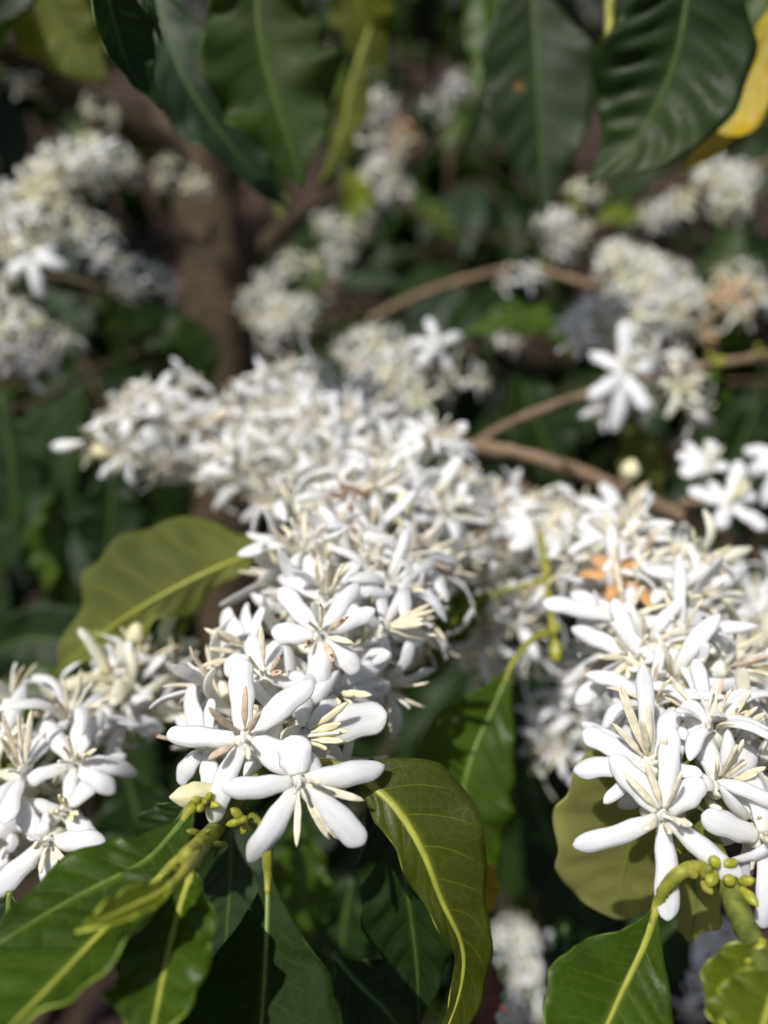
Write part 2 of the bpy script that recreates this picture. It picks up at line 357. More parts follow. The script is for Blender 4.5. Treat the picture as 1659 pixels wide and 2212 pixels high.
# ------------------------------------------------------------------ flowers with their petals laid as seen
def hero(parent, off, c, d, n, petals, stamens, node=None, L=.0195, mat='petal', smat='stamen', scale=1.0, style=None, label=None, tube_len=.012, thr=.0026):
    """off: crop origin (photo pixels), coordinates at half a photo pixel; petals (x, y, width[, bulge, twist]); stamens (x, y)"""
    def D(x, y): return ((off[0] + x / 2) * .6636, (off[1] + y / 2) * .6636)
    C = P(*D(*c), d); nv = VD(*n); px = d * SH * .75 / LENS / 1659 * .6636 / 2      # metres for a crop pixel
    nn = np.array(n, float); nn /= np.linalg.norm(nn)
    o = WORLD[parent]
    tb = [C - nv * .0016, C + nv * .0003, C - nv * .0005, C - nv * .003, C - nv * tube_len * .7]
    tb.append(node if node is not None else C - nv * tube_len + np.array((0, 0, -.004)))
    V, F, uv = tube(tb, [.0008, .0029 * scale, .0027 * scale, .0013, .0010, .0010], 21, 12, 0)
    fl = obj('flower', mesh('flower', V - C, F, M['tube'], uv), parent, C - o)
    WORLD[fl] = C
    if label: fl['label'] = label
    for q in petals:
        x, y, wd = q[:3]; bulge = q[3] if len(q) > 3 else .0028; tw = q[4] if len(q) > 4 else (rng.random() - .5) * .5
        pm = q[5] if len(q) > 5 else mat
        lx, ly = (x - c[0]) * px, -(y - c[1]) * px
        lat = math.hypot(lx, ly); pl = -(nn[0] * lx + nn[1] * ly) / max(nn[2], .35)
        mag = math.sqrt(max(0, (L * scale) ** 2 - lat * lat))
        dz = math.copysign(min(mag, abs(pl) * 1.1 + .002), pl) - .0015
        tip = C + RT * lx + UP * ly - FW * dz
        dirv = nrm(tip - C); dirp = nrm(dirv - nv * dirv.dot(nv))
        a = C + dirp * thr * .6 * scale - nv * .0004
        b = (a * .55 + tip * .45) + nv * bulge
        W = wd * px * 1.02
        g = petal_geo(a, b, tip, nv, W, .10 + rng.random() * .07, n=20, thick=.00095, twist=tw, warp=.028, K=16, tip=rng.uniform(.13, .30), mx=rng.uniform(.45, .72), rec=rng.uniform(-.003, .0015))
        add('petal', g, M[pm], fl, C)
    for q in stamens:
        x, y = q[:2]; sm = q[2] if len(q) > 2 else smat
        lx, ly = (x - c[0]) * px, -(y - c[1]) * px; lat = math.hypot(lx, ly)
        dz = min(math.sqrt(max(0, .0125 ** 2 - lat * lat)), .006)
        tip = C + RT * lx + UP * ly - FW * dz
        dirv = nrm(tip - C); dirp = nrm(dirv - nv * dirv.dot(nv) * .7)
        a = C + dirp * thr * .75 * scale
        b = (a + tip) * .5 + nv * (.0006 + .0012 * rng.random()) + RT * (rng.random() - .5) * .0012
        g = stamen_geo(a, b, tip, nv + RT * (rng.random() - .5), .0016 + rng.random() * .0003, 13, (rng.random() - .5) * 1.2)
        st = add('stamen', g, M[sm], fl, C)
        if len(q) > 3:
            e = nrm(tip - b); add('anther_tip', blob(tip - e * .0022, tip + e * .0007, .0005, 6, 7, lambda t: np.interp(t, [0, .4, 1], [.8, 1, .1])), M['anther_tip'], st, C)
    sx = style or (c[0] + rng.uniform(-30, 30), c[1] - 60)
    lx, ly = (sx[0] - c[0]) * px, -(sx[1] - c[1]) * px
    tp = C + RT * lx + UP * ly + VD(0, 0, 1) * .006
    g1 = tube([C - nv * .001, (C + tp) * .5 + RT * .0004, tp, tp + nrm(tp - C) * .001], [.0005, .00042, .0004, .00045], 10, 7)
    add('style', g1, M['style'], fl, C)
    return fl
# ------------------------------------------------------------------ flowers for the dense clusters: shared meshes
def petal_local(k):
    r = np.random.default_rng(100 + k)
    rise = r.uniform(-.002, .005); drop = r.uniform(-.006, .006); L = r.uniform(.0165, .0205)
    a = np.array((.0014, 0, -.0004)); b = np.array((L * .5, r.uniform(-.001, .001), .0035 + rise)); c = np.array((L, r.uniform(-.002, .002), drop))
    g = petal_geo(a, b, c, (0, 0, 1), r.uniform(.0036, .0049), r.uniform(.08, .22), n=12, thick=.0009, twist=r.uniform(-.8, .8), warp=.03, K=12, tip=r.uniform(.13, .34), mx=r.uniform(.4, .72), rec=r.uniform(-.004, .002))
    return g
def stamen_local(k):
    r = np.random.default_rng(200 + k); an = r.uniform(.25, 1.0); L = r.uniform(.010, .0135)
    a = np.array((.0016, 0, 0)); c = np.array((L * math.sin(an) + .0012, r.uniform(-.002, .002), L * math.cos(an)))
    b = (a + c) * .5 + np.array((-.001, r.uniform(-.0012, .0012), .0015))
    return stamen_geo(a, b, c, (-.6, 0, .8), .0015, 8, r.uniform(-1, 1))
TUBE_G = tube([(0, 0, -.0014), (0, 0, .0003), (0, 0, -.0006), (0, 0, -.003), (.0004, 0, -.008), (.0012, 0, -.014)], [.0007, .0026, .0024, .0012, .001, .001], 14, 9)
STY_G = tube([(0, 0, -.001), (.0004, 0, .005), (.0006, .0002, .009), (.0012, .0004, .0105)], [.0005, .0004, .0004, .00045], 7, 6)
PM = {}; NP, NS = 10, 7
for mname in ('petal', 'petal_cream', 'petal_dry', 'petal_brown'):
    PM[mname] = []
    for k in range(NP):
        V, F, uv = petal_local(k); PM[mname].append(mesh('petal', V, F, M[mname], uv))
SM = {}
for mname in ('stamen', 'stamen_tan', 'stamen_yellow'):
    SM[mname] = []
    for k in range(NS):
        V, F, uv = stamen_local(k); SM[mname].append(mesh('stamen', V, F, M[mname], uv))
TUBE_M = mesh('flower', TUBE_G[0], TUBE_G[1], M['tube'], TUBE_G[2]); STY_M = mesh('style', STY_G[0], STY_G[1], M['style'], STY_G[2])
def joined(k):             # a far flower: too small and blurred to show its parts
    Vs, Fs, us, mi, o = [], [], [], [], 0
    def put(g, R, m):
        nonlocal o
        Vs.append(g[0] @ R.T); Fs.extend(tuple(i + o for i in f) for f in g[1]); us.append(g[2]); mi.extend([m] * len(g[1])); o += len(g[0])
    r = np.random.default_rng(300 + k)
    def rz(a, s): return np.array(((math.cos(a), -math.sin(a), 0), (math.sin(a), math.cos(a), 0), (0, 0, 1))) * s
    put(TUBE_G, np.eye(3), 1); put(STY_G, np.eye(3), 1)
    for i in range(5):
        a = i * 1.2566 + r.uniform(-.2, .2)
        put(petal_local(r.integers(NP)), rz(a, r.uniform(.88, 1.06)), 0); put(stamen_local(r.integers(NS)), rz(a + .6, 1), 2)
    return np.vstack(Vs), Fs, np.vstack(us), mi
FAR = {}
for mname, sname in (('petal', 'stamen'), ('petal_cream', 'stamen_yellow'), ('petal_dry', 'stamen_tan')):
    FAR[mname] = []
    for k in range(6):
        V, F, uv, mi = joined(k); FAR[mname].append(mesh('flower', V, F, [M[mname], M['tube'], M[sname]], uv, mi))
def auto_flower(parent, pos, axis, scale=1.0, far=False, mat='petal', smat='stamen', npet=5, close=0.0):
    q = Vector(axis).to_track_quat('Z', 'Y') @ Matrix.Rotation(rng.random() * 6.28, 3, 'Z').to_quaternion()
    me = FAR[mat][rng.integers(6)] if far else TUBE_M
    fl = obj('flower', me, parent, np.asarray(pos) - WORLD[parent])
    fl.rotation_mode = 'QUATERNION'; fl.rotation_quaternion = q; fl.scale = (scale,) * 3
    if far: return fl
    off = rng.random()
    for i in range(npet):
        a = (i + off) * 6.2832 / npet + rng.uniform(-.16, .16)
        p = obj('petal', PM[mat][rng.integers(NP)], fl)
        p.rotation_euler = (rng.uniform(-.25, .25), rng.uniform(-.28, .22) - close, a); s = rng.uniform(.9, 1.08); p.scale = (s, s * rng.uniform(.9, 1.1), s)
        st = obj('stamen', SM[smat if rng.random() < .8 else 'stamen_tan'][rng.integers(NS)], fl); st.rotation_euler = (0, 0, a + .63 + rng.uniform(-.2, .2))
    obj('style', STY_M, fl).rotation_euler = (0, 0, rng.random() * 6)
    return fl
def cluster(parent, x, y, d, n, r=.017, bias=(0, .45, .55), far=None, mat='petal', mix=.08, scale=1.0, wide=1.0):
    """n flowers fanning out of a node of the stem"""
    far = d > .47 if far is None else far
    n = max(2, int(round(n * .62))); r = r * (.8 if d < .42 else .68); scale = scale * (1.07 if d < .42 else .9); node = P(x, y, d); b = VD(*bias); k0 = rng.random() * 6.28
    h = np.array((.3, .9, .1)); e1 = nrm(np.cross(b, h)); e2 = np.cross(b, e1)
    for i in range(n):
        z = 1 - (i + .5) / n * 1.35 * wide; z = max(-.75, z); a = k0 + i * 2.39996 + rng.uniform(-.3, .3)
        rr = math.sqrt(max(0, 1 - z * z)); ax = nrm(b * z + (e1 * math.cos(a) + e2 * math.sin(a)) * rr + rng.normal(0, .10, 3))
        m = mat
        if rng.random() < mix: m = 'petal_cream'
        auto_flower(parent, node + ax * r * rng.uniform(.8, 1.25), ax, scale * rng.uniform(.88, 1.05), far, m, 'stamen_yellow' if m == 'petal_cream' else 'stamen', 5 if rng.random() < .85 else 6,
                    close=0.5 if rng.random() < .12 else 0)
def bud(parent, a, b, r, mat='bud', name='flower_bud'):
    a, b = P(*a), P(*b); ax = nrm(b - a); L = np.linalg.norm(b - a); e1 = nrm(np.cross(ax, (.2, .5, .8))); e2 = np.cross(ax, e1); n, k = 16, 20
    V, uv = [], []; sg = nrm(np.cross(ax, (0, 0, 1))) if abs(ax[2]) < .95 else e1
    for i in range(n):
        t = i / (n - 1); rr = r * .86 * np.interp(t, [0, .1, .3, .58, .82, .95, 1], [.28, .34, .68, 1, .74, .3, .08])
        c = a + ax * L * t + np.cross(ax, sg) * (L * .07 * math.sin(t * 3.14))
        for j in range(k):
            th = 2 * math.pi * j / k; q = ((th / (2 * math.pi) * 5 + t * 1.1) % 1)
            V.append(c + (e1 * math.cos(th) + e2 * math.sin(th)) * rr * (.9 + .2 * q)); uv.append((t, j / k))
    F = [(i * k + j, i * k + (j + 1) % k, (i + 1) * k + (j + 1) % k, (i + 1) * k + j) for i in range(n - 1) for j in range(k)] + [tuple(range((n - 1) * k, n * k))]
    add(name, (np.array(V), F, np.array(uv)), M[mat], parent, WORLD[parent])
def green_buds(parent, x, y, d, n, spread=.003, r=.0011, mat='greenbud', L=.004):
    c = P(x, y, d)
    for i in range(max(2, int(n * .75))):
        ax = nrm(rng.normal(0, 1, 3) + VD(0, .2, .8)); a = c + ax * spread * rng.uniform(.1, .45)
        add('green_bud', blob(a, a + ax * L * rng.uniform(.7, 1.2), r * rng.uniform(.65, 1.0), 8, 9, lambda t: np.interp(t, [0, .15, .45, .8, 1], [.5, .7, 1, .75, .15])), M[mat], parent, WORLD[parent])
def branch(name, label, pts, radii, mat='bark', group='coffee branches in flower', cat='branch', rough=.12, n=None):
    W = [P(*q) for q in pts]; b = thing(name, label, cat, W[0], group)
    V, F, uv = tube(W, np.array(radii) * .001, n or 12 * len(pts), 10, rough)
    obj('stem', mesh('stem', V - W[0], F, M[mat], uv), b)
    return b
def twig(parent, pts, radii, mat='greenstem', name='twig', rough=.08):
    W = [P(*q) for q in pts]; add(name, tube(W, np.array(radii) * .001, 8 * len(pts), 9, rough), M[mat], parent, WORLD[parent])
# ================================================================== the setting
def ground():
    n = 70; xs = np.r_[-60, -20, -8, np.linspace(-4, 4, n), 8, 20, 60]; ys = np.r_[-60, -15, -4, np.linspace(-1, 7, n), 12, 25, 60]
    V = [(x, y, .05 * math.sin(x * 1.7 + y) * math.cos(y * 1.3) + rng.uniform(-.015, .015)) for y in ys for x in xs]; k = len(xs)
    F = [(j * k + i, j * k + i + 1, (j + 1) * k + i + 1, (j + 1) * k + i) for j in range(len(ys) - 1) for i in range(k - 1)]
    m, nt, out = newmat('soil'); tc = N(nt, 'ShaderNodeTexCoord')
    f = noise(nt, 5, 8, tc.outputs['Object'], .7); g = noise(nt, 40, 5, tc.outputs['Object'], .7)
    c = mixc(nt, ramp(nt, f, .35, .65), (.035, .023, .017), (.075, .05, .038)); c = mixc(nt, ramp(nt, g, .55, .8), c, (.03, .02, .016))
    p = principled(nt, c, .95, .1, bump(nt, g, .8, .02)); nt.links.new(p.outputs[0], out.inputs[0])
    o = obj('ground', mesh('ground', np.array(V), F, m)); o['kind'] = 'structure'
    o['label'] = 'brown soil under the coffee shrubs'; o['category'] = 'ground'
ground()
def litter():
    V, F, mi = [], [], []
    for i in range(4200):
        x, y = rng.uniform(-3.2, 3.2), rng.uniform(.3, 6.5); z = .05 * math.sin(x * 1.7 + y) * math.cos(y * 1.3) + rng.uniform(.012, .05)
        a = rng.random() * 6.28; L = rng.uniform(.04, .075); W = L * rng.uniform(.3, .45); b = len(V)
        ca, sa = math.cos(a), math.sin(a); tz, tw = rng.normal(0, .25), rng.normal(0, .3); cu = rng.uniform(.0, .02)
        for (u, v) in ((-1, 0), (-.4, -.8), (.4, -.8), (1, 0), (.4, .8), (-.4, .8), (-.4, 0), (.4, 0)):
            dx, dy = u * L, v * W
            V.append((x + dx * ca - dy * sa, y + dx * sa + dy * ca, z + u * L * tz + v * W * tw + cu * (u * u + v * v)))
        F += [(b, b + 1, b + 6), (b, b + 6, b + 5), (b + 1, b + 2, b + 7, b + 6), (b + 6, b + 7, b + 4, b + 5), (b + 2, b + 3, b + 7), (b + 3, b + 4, b + 7)]
        mi += [int(rng.integers(3))] * 6
    ms = [simple('litter_brown', (.07, .04, .027), .8, .4, 60), simple('litter_pink', (.16, .10, .08), .8, .3, 60), simple('litter_dark', (.05, .03, .022), .8, .4, 60)]
    o = obj('leaf_litter', mesh('leaf_litter', np.array(V), F, ms, None, mi, True)); o['kind'] = 'stuff'
    o['label'] = 'dry brown fallen leaves covering the soil'; o['category'] = 'leaf litter'
litter()
# ------------------------------------------------------------------ coffee shrubs standing behind: stem, side shoots and single leaves
BGLEAF = []
for k in range(8):
    r = np.random.default_rng(500 + k); n = 18
    t = np.linspace(0, 1, n); s = np.stack([t * .12, .006 * np.sin(t * 3 + k), -.045 * t ** 2 * r.uniform(.3, 1.6)], 1)
    V, F, uv, mi, S_, U_ = leaf_geo(s, (0, 0, 1), .024, .024, r.uniform(.1, .45), r.uniform(.1, .45), .002, .0006, n, 9)
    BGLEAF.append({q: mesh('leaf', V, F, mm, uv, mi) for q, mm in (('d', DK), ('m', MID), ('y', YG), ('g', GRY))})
def shrub(label, base, height, nshoot, rmax, seed, tint='dddddmg', flowers=0, lo=.25, nl=6, lean=(0, 0)):
    r = np.random.default_rng(seed); b = np.array(base, float)
    t = thing('coffee_shrub', label, 'shrub', b, 'coffee shrubs standing behind')
    top = b + np.array((lean[0], lean[1], height))
    V, F, uv = tube([b, b * .5 + top * .5 + np.array((.03, .02, 0)), top], [.02, .014, .006], 14, 8, .15)
    obj('stem', mesh('stem', V - b, F, M['bark_dark'], uv), t)
    for i in range(nshoot):
        h = lo + (1 - lo) * (i + r.random()) / nshoot; a = i * 2.4 + r.uniform(-.4, .4); c = b + (top - b) * h
        L = rmax * (1.15 - .75 * h) * r.uniform(.75, 1.15); dv = np.array((math.cos(a), math.sin(a), .12 - .3 * r.random()))
        e = c + dv * L; m_ = c + dv * L * .55 + np.array((0, 0, .03))
        V, F, uv = tube([c, m_, e], [.005, .004, .002], 8, 6, .1); st = obj('side_shoot', mesh('side_shoot', V - b, F, M['bark_dark'], uv), t)
        sp = spline([c, m_, e], nl * 2 + 2)
        for j in range(2, nl * 2 + 2):
            q = sp[j]; aa = a + (1.2 if j % 2 else -1.2) * r.uniform(.6, 1.1)
            if j >= nl * 2: aa = a + (.35 if j % 2 else -.35)
            lf = obj('leaf', BGLEAF[r.integers(8)][tint[r.integers(len(tint))]], t, q - b)
            lf.rotation_euler = (r.uniform(-.5, .5), r.uniform(.1, .9), aa); s = r.uniform(1.0, 1.65) * (1.5 if b[1] > 4.5 else 1); lf.scale = (s, s, s)
        if flowers:
            for j in range(3, nl * 2, max(1, int(6 / flowers))):
                for _ in range(3):
                    ax = nrm(r.normal(0, .6, 3) + np.array((0, -.3, .8))); auto_flower(t, sp[j] + ax * .018, ax, 1, True)
    return t
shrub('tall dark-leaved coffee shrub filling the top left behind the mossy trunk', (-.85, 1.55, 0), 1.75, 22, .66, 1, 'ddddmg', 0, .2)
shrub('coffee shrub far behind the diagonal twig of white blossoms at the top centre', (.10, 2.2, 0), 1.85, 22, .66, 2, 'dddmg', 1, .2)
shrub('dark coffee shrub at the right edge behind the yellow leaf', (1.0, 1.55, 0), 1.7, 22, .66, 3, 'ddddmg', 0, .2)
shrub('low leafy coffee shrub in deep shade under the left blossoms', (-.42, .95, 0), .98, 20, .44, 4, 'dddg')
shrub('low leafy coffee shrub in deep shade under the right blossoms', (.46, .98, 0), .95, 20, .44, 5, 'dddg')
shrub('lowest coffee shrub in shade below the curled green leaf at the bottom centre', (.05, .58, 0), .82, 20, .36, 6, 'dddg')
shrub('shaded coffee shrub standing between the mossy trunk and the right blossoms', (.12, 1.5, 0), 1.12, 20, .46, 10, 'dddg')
shrub('farthest coffee shrub seen as green blur at the upper left', (-1.2, 2.8, 0), 2.1, 22, .85, 7, 'ddmg', 0, .35)
shrub('remote coffee shrub in the back row at the far left', (-2.3, 4.6, 0), 2.5, 22, 1.1, 11, 'dmmg', 0, .4)
shrub('remote coffee shrub in the back row between the upper left leaves', (-.9, 4.9, 0), 2.5, 22, 1.1, 12, 'dmmg', 0, .4)
shrub('remote coffee shrub in the back row behind the spotted leaf', (.9, 4.8, 0), 2.5, 22, 1.1, 13, 'dmmg', 0, .4)
shrub('remote coffee shrub in the back row at the far right', (2.4, 4.6, 0), 2.5, 22, 1.1, 14, 'dmmg', 0, .4)
shrub('farthest coffee shrub seen as green blur at the upper right', (1.4, 3.1, 0), 1.9, 20, .8, 8, 'ddmg')
shrub('distant coffee shrub closing the view at the top centre', (.1, 3.9, 0), 2.1, 20, .9, 9, 'dmmg')
# ------------------------------------------------------------------ trunk of the coffee tree
tr = thing('coffee_tree', 'mossy brown coffee tree trunk with a side limb rising to the upper left', 'tree', P(520, 1500, .95), None)
def tpart(name, pts, rad, mat='bark_dark', k=14):
    V, F, uv = tube([P(*q) for q in pts], np.array(rad) * .001, 14 * len(pts), k, .10); obj(name, mesh(name, V - WORLD[tr], F, M[mat], uv), tr)
tpart('trunk', [(520, 1500, .95), (490, 1050, .86), (478, 760, .82), (462, 560, .80), (430, 400, .80), (390, 270, .82), (330, 60, .9), (300, -150, 1.0)], [46, 43, 39, 36, 33, 28, 22, 18])
tpart('limb', [(432, 420, .80), (350, 318, .76), (230, 240, .72), (120, 170, .68), (-30, 90, .62)], [18, 16, 14, 13, 12])
tpart('limb', [(478, 640, .81), (540, 560, .84), (640, 470, .88), (760, 400, .95)], [12, 10, 8, 6])
# ================================================================== overhanging leaves at the top
t = branch('leafy_branch', 'overhanging leafy branch with drooping green leaves at the top left', [(180, -420, .23), (320, -250, .25), (470, -190, .27), (620, -160, .29)], [3.2, 3, 2.6, 2.2], 'bark_dark', 'leafy coffee branches overhead')
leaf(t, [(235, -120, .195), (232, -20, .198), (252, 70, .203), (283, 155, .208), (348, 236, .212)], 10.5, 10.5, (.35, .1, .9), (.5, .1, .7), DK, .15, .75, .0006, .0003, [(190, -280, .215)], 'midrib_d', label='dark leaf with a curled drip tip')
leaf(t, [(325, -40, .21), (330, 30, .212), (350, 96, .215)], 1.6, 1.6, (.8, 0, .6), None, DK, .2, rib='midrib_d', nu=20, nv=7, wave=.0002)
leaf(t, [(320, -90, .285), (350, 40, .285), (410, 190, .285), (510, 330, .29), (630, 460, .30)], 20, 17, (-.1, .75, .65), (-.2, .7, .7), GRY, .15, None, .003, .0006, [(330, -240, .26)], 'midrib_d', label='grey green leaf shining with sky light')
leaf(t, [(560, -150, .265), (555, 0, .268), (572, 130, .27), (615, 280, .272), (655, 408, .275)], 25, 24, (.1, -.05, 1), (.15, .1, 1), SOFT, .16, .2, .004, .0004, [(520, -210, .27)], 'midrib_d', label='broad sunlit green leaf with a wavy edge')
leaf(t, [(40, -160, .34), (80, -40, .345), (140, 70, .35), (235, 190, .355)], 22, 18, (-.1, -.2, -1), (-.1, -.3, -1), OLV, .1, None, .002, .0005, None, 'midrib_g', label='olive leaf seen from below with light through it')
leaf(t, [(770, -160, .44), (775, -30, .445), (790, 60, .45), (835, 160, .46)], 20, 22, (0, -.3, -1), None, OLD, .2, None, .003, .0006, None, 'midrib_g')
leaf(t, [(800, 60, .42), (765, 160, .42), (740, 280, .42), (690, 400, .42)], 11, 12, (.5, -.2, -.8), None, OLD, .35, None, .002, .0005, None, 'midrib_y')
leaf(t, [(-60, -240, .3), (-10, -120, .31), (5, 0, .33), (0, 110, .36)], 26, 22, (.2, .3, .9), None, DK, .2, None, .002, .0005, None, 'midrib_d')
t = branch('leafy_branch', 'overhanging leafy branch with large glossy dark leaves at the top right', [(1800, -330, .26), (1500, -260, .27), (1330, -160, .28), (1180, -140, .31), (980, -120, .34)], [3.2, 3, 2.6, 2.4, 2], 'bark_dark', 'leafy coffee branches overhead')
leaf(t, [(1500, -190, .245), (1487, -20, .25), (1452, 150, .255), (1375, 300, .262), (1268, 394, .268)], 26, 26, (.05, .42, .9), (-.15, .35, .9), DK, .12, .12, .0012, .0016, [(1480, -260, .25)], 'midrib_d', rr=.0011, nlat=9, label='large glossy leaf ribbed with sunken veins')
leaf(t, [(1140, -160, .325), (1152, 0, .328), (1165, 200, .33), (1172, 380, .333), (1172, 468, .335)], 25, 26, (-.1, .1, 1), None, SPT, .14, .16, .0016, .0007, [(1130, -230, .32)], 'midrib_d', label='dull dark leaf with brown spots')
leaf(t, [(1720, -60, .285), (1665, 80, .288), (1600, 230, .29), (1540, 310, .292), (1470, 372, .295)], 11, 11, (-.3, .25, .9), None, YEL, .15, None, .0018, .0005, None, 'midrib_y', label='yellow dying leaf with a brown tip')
twig(t, [(1330, -160, .275), (1318, -20, .272), (1316, 105, .27)], [2.2, 2.1, 1.6], 'petiole', 'side_shoot')
leaf(t, [(1010, -160, .5), (1040, 0, .5), (1045, 120, .5), (1020, 240, .5)], 14, 14, (-.6, .2, .8), None, MID, .3, None, .002, .0005, None, 'midrib_d')
# ================================================================== branch A: the blossoming branch in the middle
A = branch('flowering_branch', 'coffee branch crowded with white blossoms, running from the centre to the sharp flowers in front',
           [(985, 985, .345), (900, 1100, .295), (800, 1250, .245), (715, 1400, .215), (640, 1530, .192), (560, 1670, .176), (480, 1770, .166), (420, 1835, .152)], [3.2, 3.0, 2.8, 2.6, 2.3, 2.1, 1.9, 1.7], 'greenstem')
o1 = (500, 1800)
nd1 = P(590, 1660, .178); nd2 = P(660, 1500, .192); nd3 = P(720, 1380, .205)
hero(A, o1, (585, 1215), .162, (-.12, .35, .95), [(30, 1240, 138, .0022, .3), (370, 1745, 160, .004, 0), (1100, 1385, 215, .0015, .1), (1010, 860, 175, .003, .4), (505, 740, 175, .002, -.2)],
     [(400, 955, 'stamen_tan'), (612, 850, 'stamen_tan'), (728, 985, 'stamen_tan'), (400, 1285, 'stamen_tan'), (655, 1285, 'stamen')], nd1, style=(620, 1170))
hero(A, o1, (950, 1490), .156, (.05, .10, .98), [(448, 1535, 150, .0022, .2), (600, 2065, 165, .0045, .15), (1372, 1890, 185, .002, -.1), (1505, 1440, 160, .003, .5), (880, 1225, 230, .0012, .1)],
     [(1372, 1612), (1200, 1865), (1150, 1868), (948, 1852), (1110, 1420)], nd1, L=.0215, style=(945, 1480))
hero(A, o1, (985, 1190), .172, (.75, .35, .6), [(1492, 1108, 235, .001, .2), (1335, 1100, 120, .003, .3), (1150, 1275, 120, -.001, .2), (1140, 1010, 150, .006, .9), (945, 905, 165, .002, .2)],
     [(1262, 970, 'stamen_yellow'), (1230, 1060, 'stamen_yellow'), (1245, 1175, 'stamen_yellow'), (1140, 1225, 'stamen_yellow'), (1270, 1110, 'stamen_yellow')], nd1, smat='stamen_yellow', style=(1200, 1120))
hero(A, o1, (330, 1270), .174, (-.55, .25, .7), [(80, 955, 180, .002, .2), (330, 1000, 120, .001, .1), (120, 1555, 150, .003, .2), (410, 1525, 185, .002, 0), (20, 1180, 90, .002, .5)],
     [(60, 1138, 'stamen_tan', 1), (190, 1180, 'stamen_tan'), (330, 1150, 'stamen_tan', 1), (300, 1195, 'stamen_tan')], nd1)
hero(A, o1, (720, 790), .182, (-.1, .55, .8), [(428, 745, 190, .002, .1), (560, 905, 150, .002, .2), (1005, 835, 135, .002, -.3), (790, 575, 130, .002, 0), (560, 560, 150, .002, .2)],
     [(705, 462), (850, 640, 'stamen_tan', 1), (862, 745, 'stamen_tan', 1), (640, 640), (600, 700)], nd2)
hero(A, o1, (1085, 535), .186, (.0, .35, .9), [(780, 240, 135, .003, .1), (1325, 205, 118, .003, 0), (1442, 390, 118, .002, 0), (1340, 745, 140, .003, .2), (1085, 875, 165, .003, 0), (755, 535, 140, .002, .2)],
     [(1100, 318, 'stamen', 1), (1268, 398, 'stamen_tan', 1), (1308, 562, 'stamen'), (1185, 682, 'stamen_tan', 1), (1005, 585, 'stamen_tan', 1)], nd2, style=(1030, 430))
hero(A, o1, (1165, 905), .188, (.55, .1, .8), [(1542, 705, 140, .003, .2), (1572, 945, 135, .002, .3), (1525, 1075, 110, .003, .2), (1180, 760, 110, .002, 0), (1010, 800, 110, .002, .6)],
     [(1422, 888, 'stamen_yellow'), (1315, 885, 'stamen_yellow'), (1222, 942, 'stamen_yellow'), (1260, 985, 'stamen')], nd2)
hero(A, o1, (610, 640), .196, (-.75, .35, .6), [(270, 592, 140, .002, .2), (350, 430, 170, .003, .1), (515, 375, 130, .002, .1), (690, 370, 130, .002, .1), (300, 660, 110, .002, 0)],
     [(300, 768), (395, 598), (455, 480), (350, 710), (330, 490)], nd2)
hero(A, o1, (1110, 300), .205, (-.05, .75, .55), [(778, 165, 125, .002, .1), (960, 60, 120, .001, .2), (1165, 330, 140, .002, 0), (1545, 250, 135, .006, .2), (1330, 60, 110, .001, 0)],
     [(1070, 50), (1150, 45), (1245, 60), (1100, 150), (1290, 70)], nd3)
hero(A, (900, 1250), (700, 1590), .203, (.55, .2, .75), [(690, 1365, 105, .001, 0), (880, 1275, 95, .003, 0), (985, 1700, 140, .002, .2), (700, 1790, 110, .002, .1), (540, 1480, 100, .002, 0)],
     [(1000, 1432), (1035, 1470), (955, 1540), (955, 1510), (1050, 1640), (1010, 1662)], nd3)
hero(A, (900, 1250), (640, 1190), .222, (.3, .75, .5), [(905, 1165, 115, .003, 0), (745, 1350, 120, .004, .2), (420, 1080, 100, .002, 0), (560, 1010, 90, .002, 0), (820, 1060, 90, .002, .2)],
     [(530, 1000), (470, 960), (600, 1000), (690, 1030)], nd3)
hero(A, (900, 1250), (300, 1180), .222, (-.3, .8, .5), [(40, 1160, 110, .003, .1), (170, 1050, 100, .002, .1), (420, 1040, 110, .002, .2), (130, 1250, 110, .003, .1), (0, 1290, 110, .003, 0)],
     [(260, 1010), (310, 990), (440, 960), (350, 1080), (230, 1090)], nd3)
for (x, y, d, n) in ((640, 1560, .195, 6), (560, 1560, .192, 4), (700, 1420, .212, 8), (770, 1440, .215, 5), (800, 1330, .228, 9), (740, 1240, .238, 9), (830, 1210, .25, 9), (880, 1290, .25, 8), (680, 1270, .232, 6),
                     (780, 1130, .268, 9), (870, 1110, .28, 10), (920, 1180, .272, 8), (960, 1100, .295, 8), (900, 1020, .305, 8), (700, 1150, .262, 6)):
    cluster(A, x, y, d, n, .0165)
hero(A, (900, 1250), (975, 440), .30, (0, .4, .9), [(1000, 150, 95), (820, 250, 90), (1250, 250, 95), (1210, 420, 95), (720, 430, 95), (740, 530, 90)], [(960, 330), (1010, 350), (1060, 400)], L=.0215)
bud(A, (505, 1700, .166), (366, 1722, .160), .0034); bud(A, (870, 1150, .25), (872, 1060, .25), .0034)
for q in ((775, 1066, .25), (752, 1082, .248)):
    f = auto_flower(A, P(*q), VD(.3, .8, .3), .42, False, 'petal_brown', 'stamen_tan'); f['label'] = 'wilted brown flower'
green_buds(A, 440, 1735, .160, 7, .003, .0011, L=.0032); green_buds(A, 532, 1772, .158, 7, .003, .0012, L=.0036); green_buds(A, 440, 1800, .155, 6, .004, .0009, 'petiole', .004); green_buds(A, 495, 1820, .158, 2, .003, .001, 'greenstem', .007)
twig(A, [(470, 1785, .165), (430, 1830, .15), (400, 1850, .14)], [1.9, 2.2, 1.6], 'petiole', 'shoot_tip')
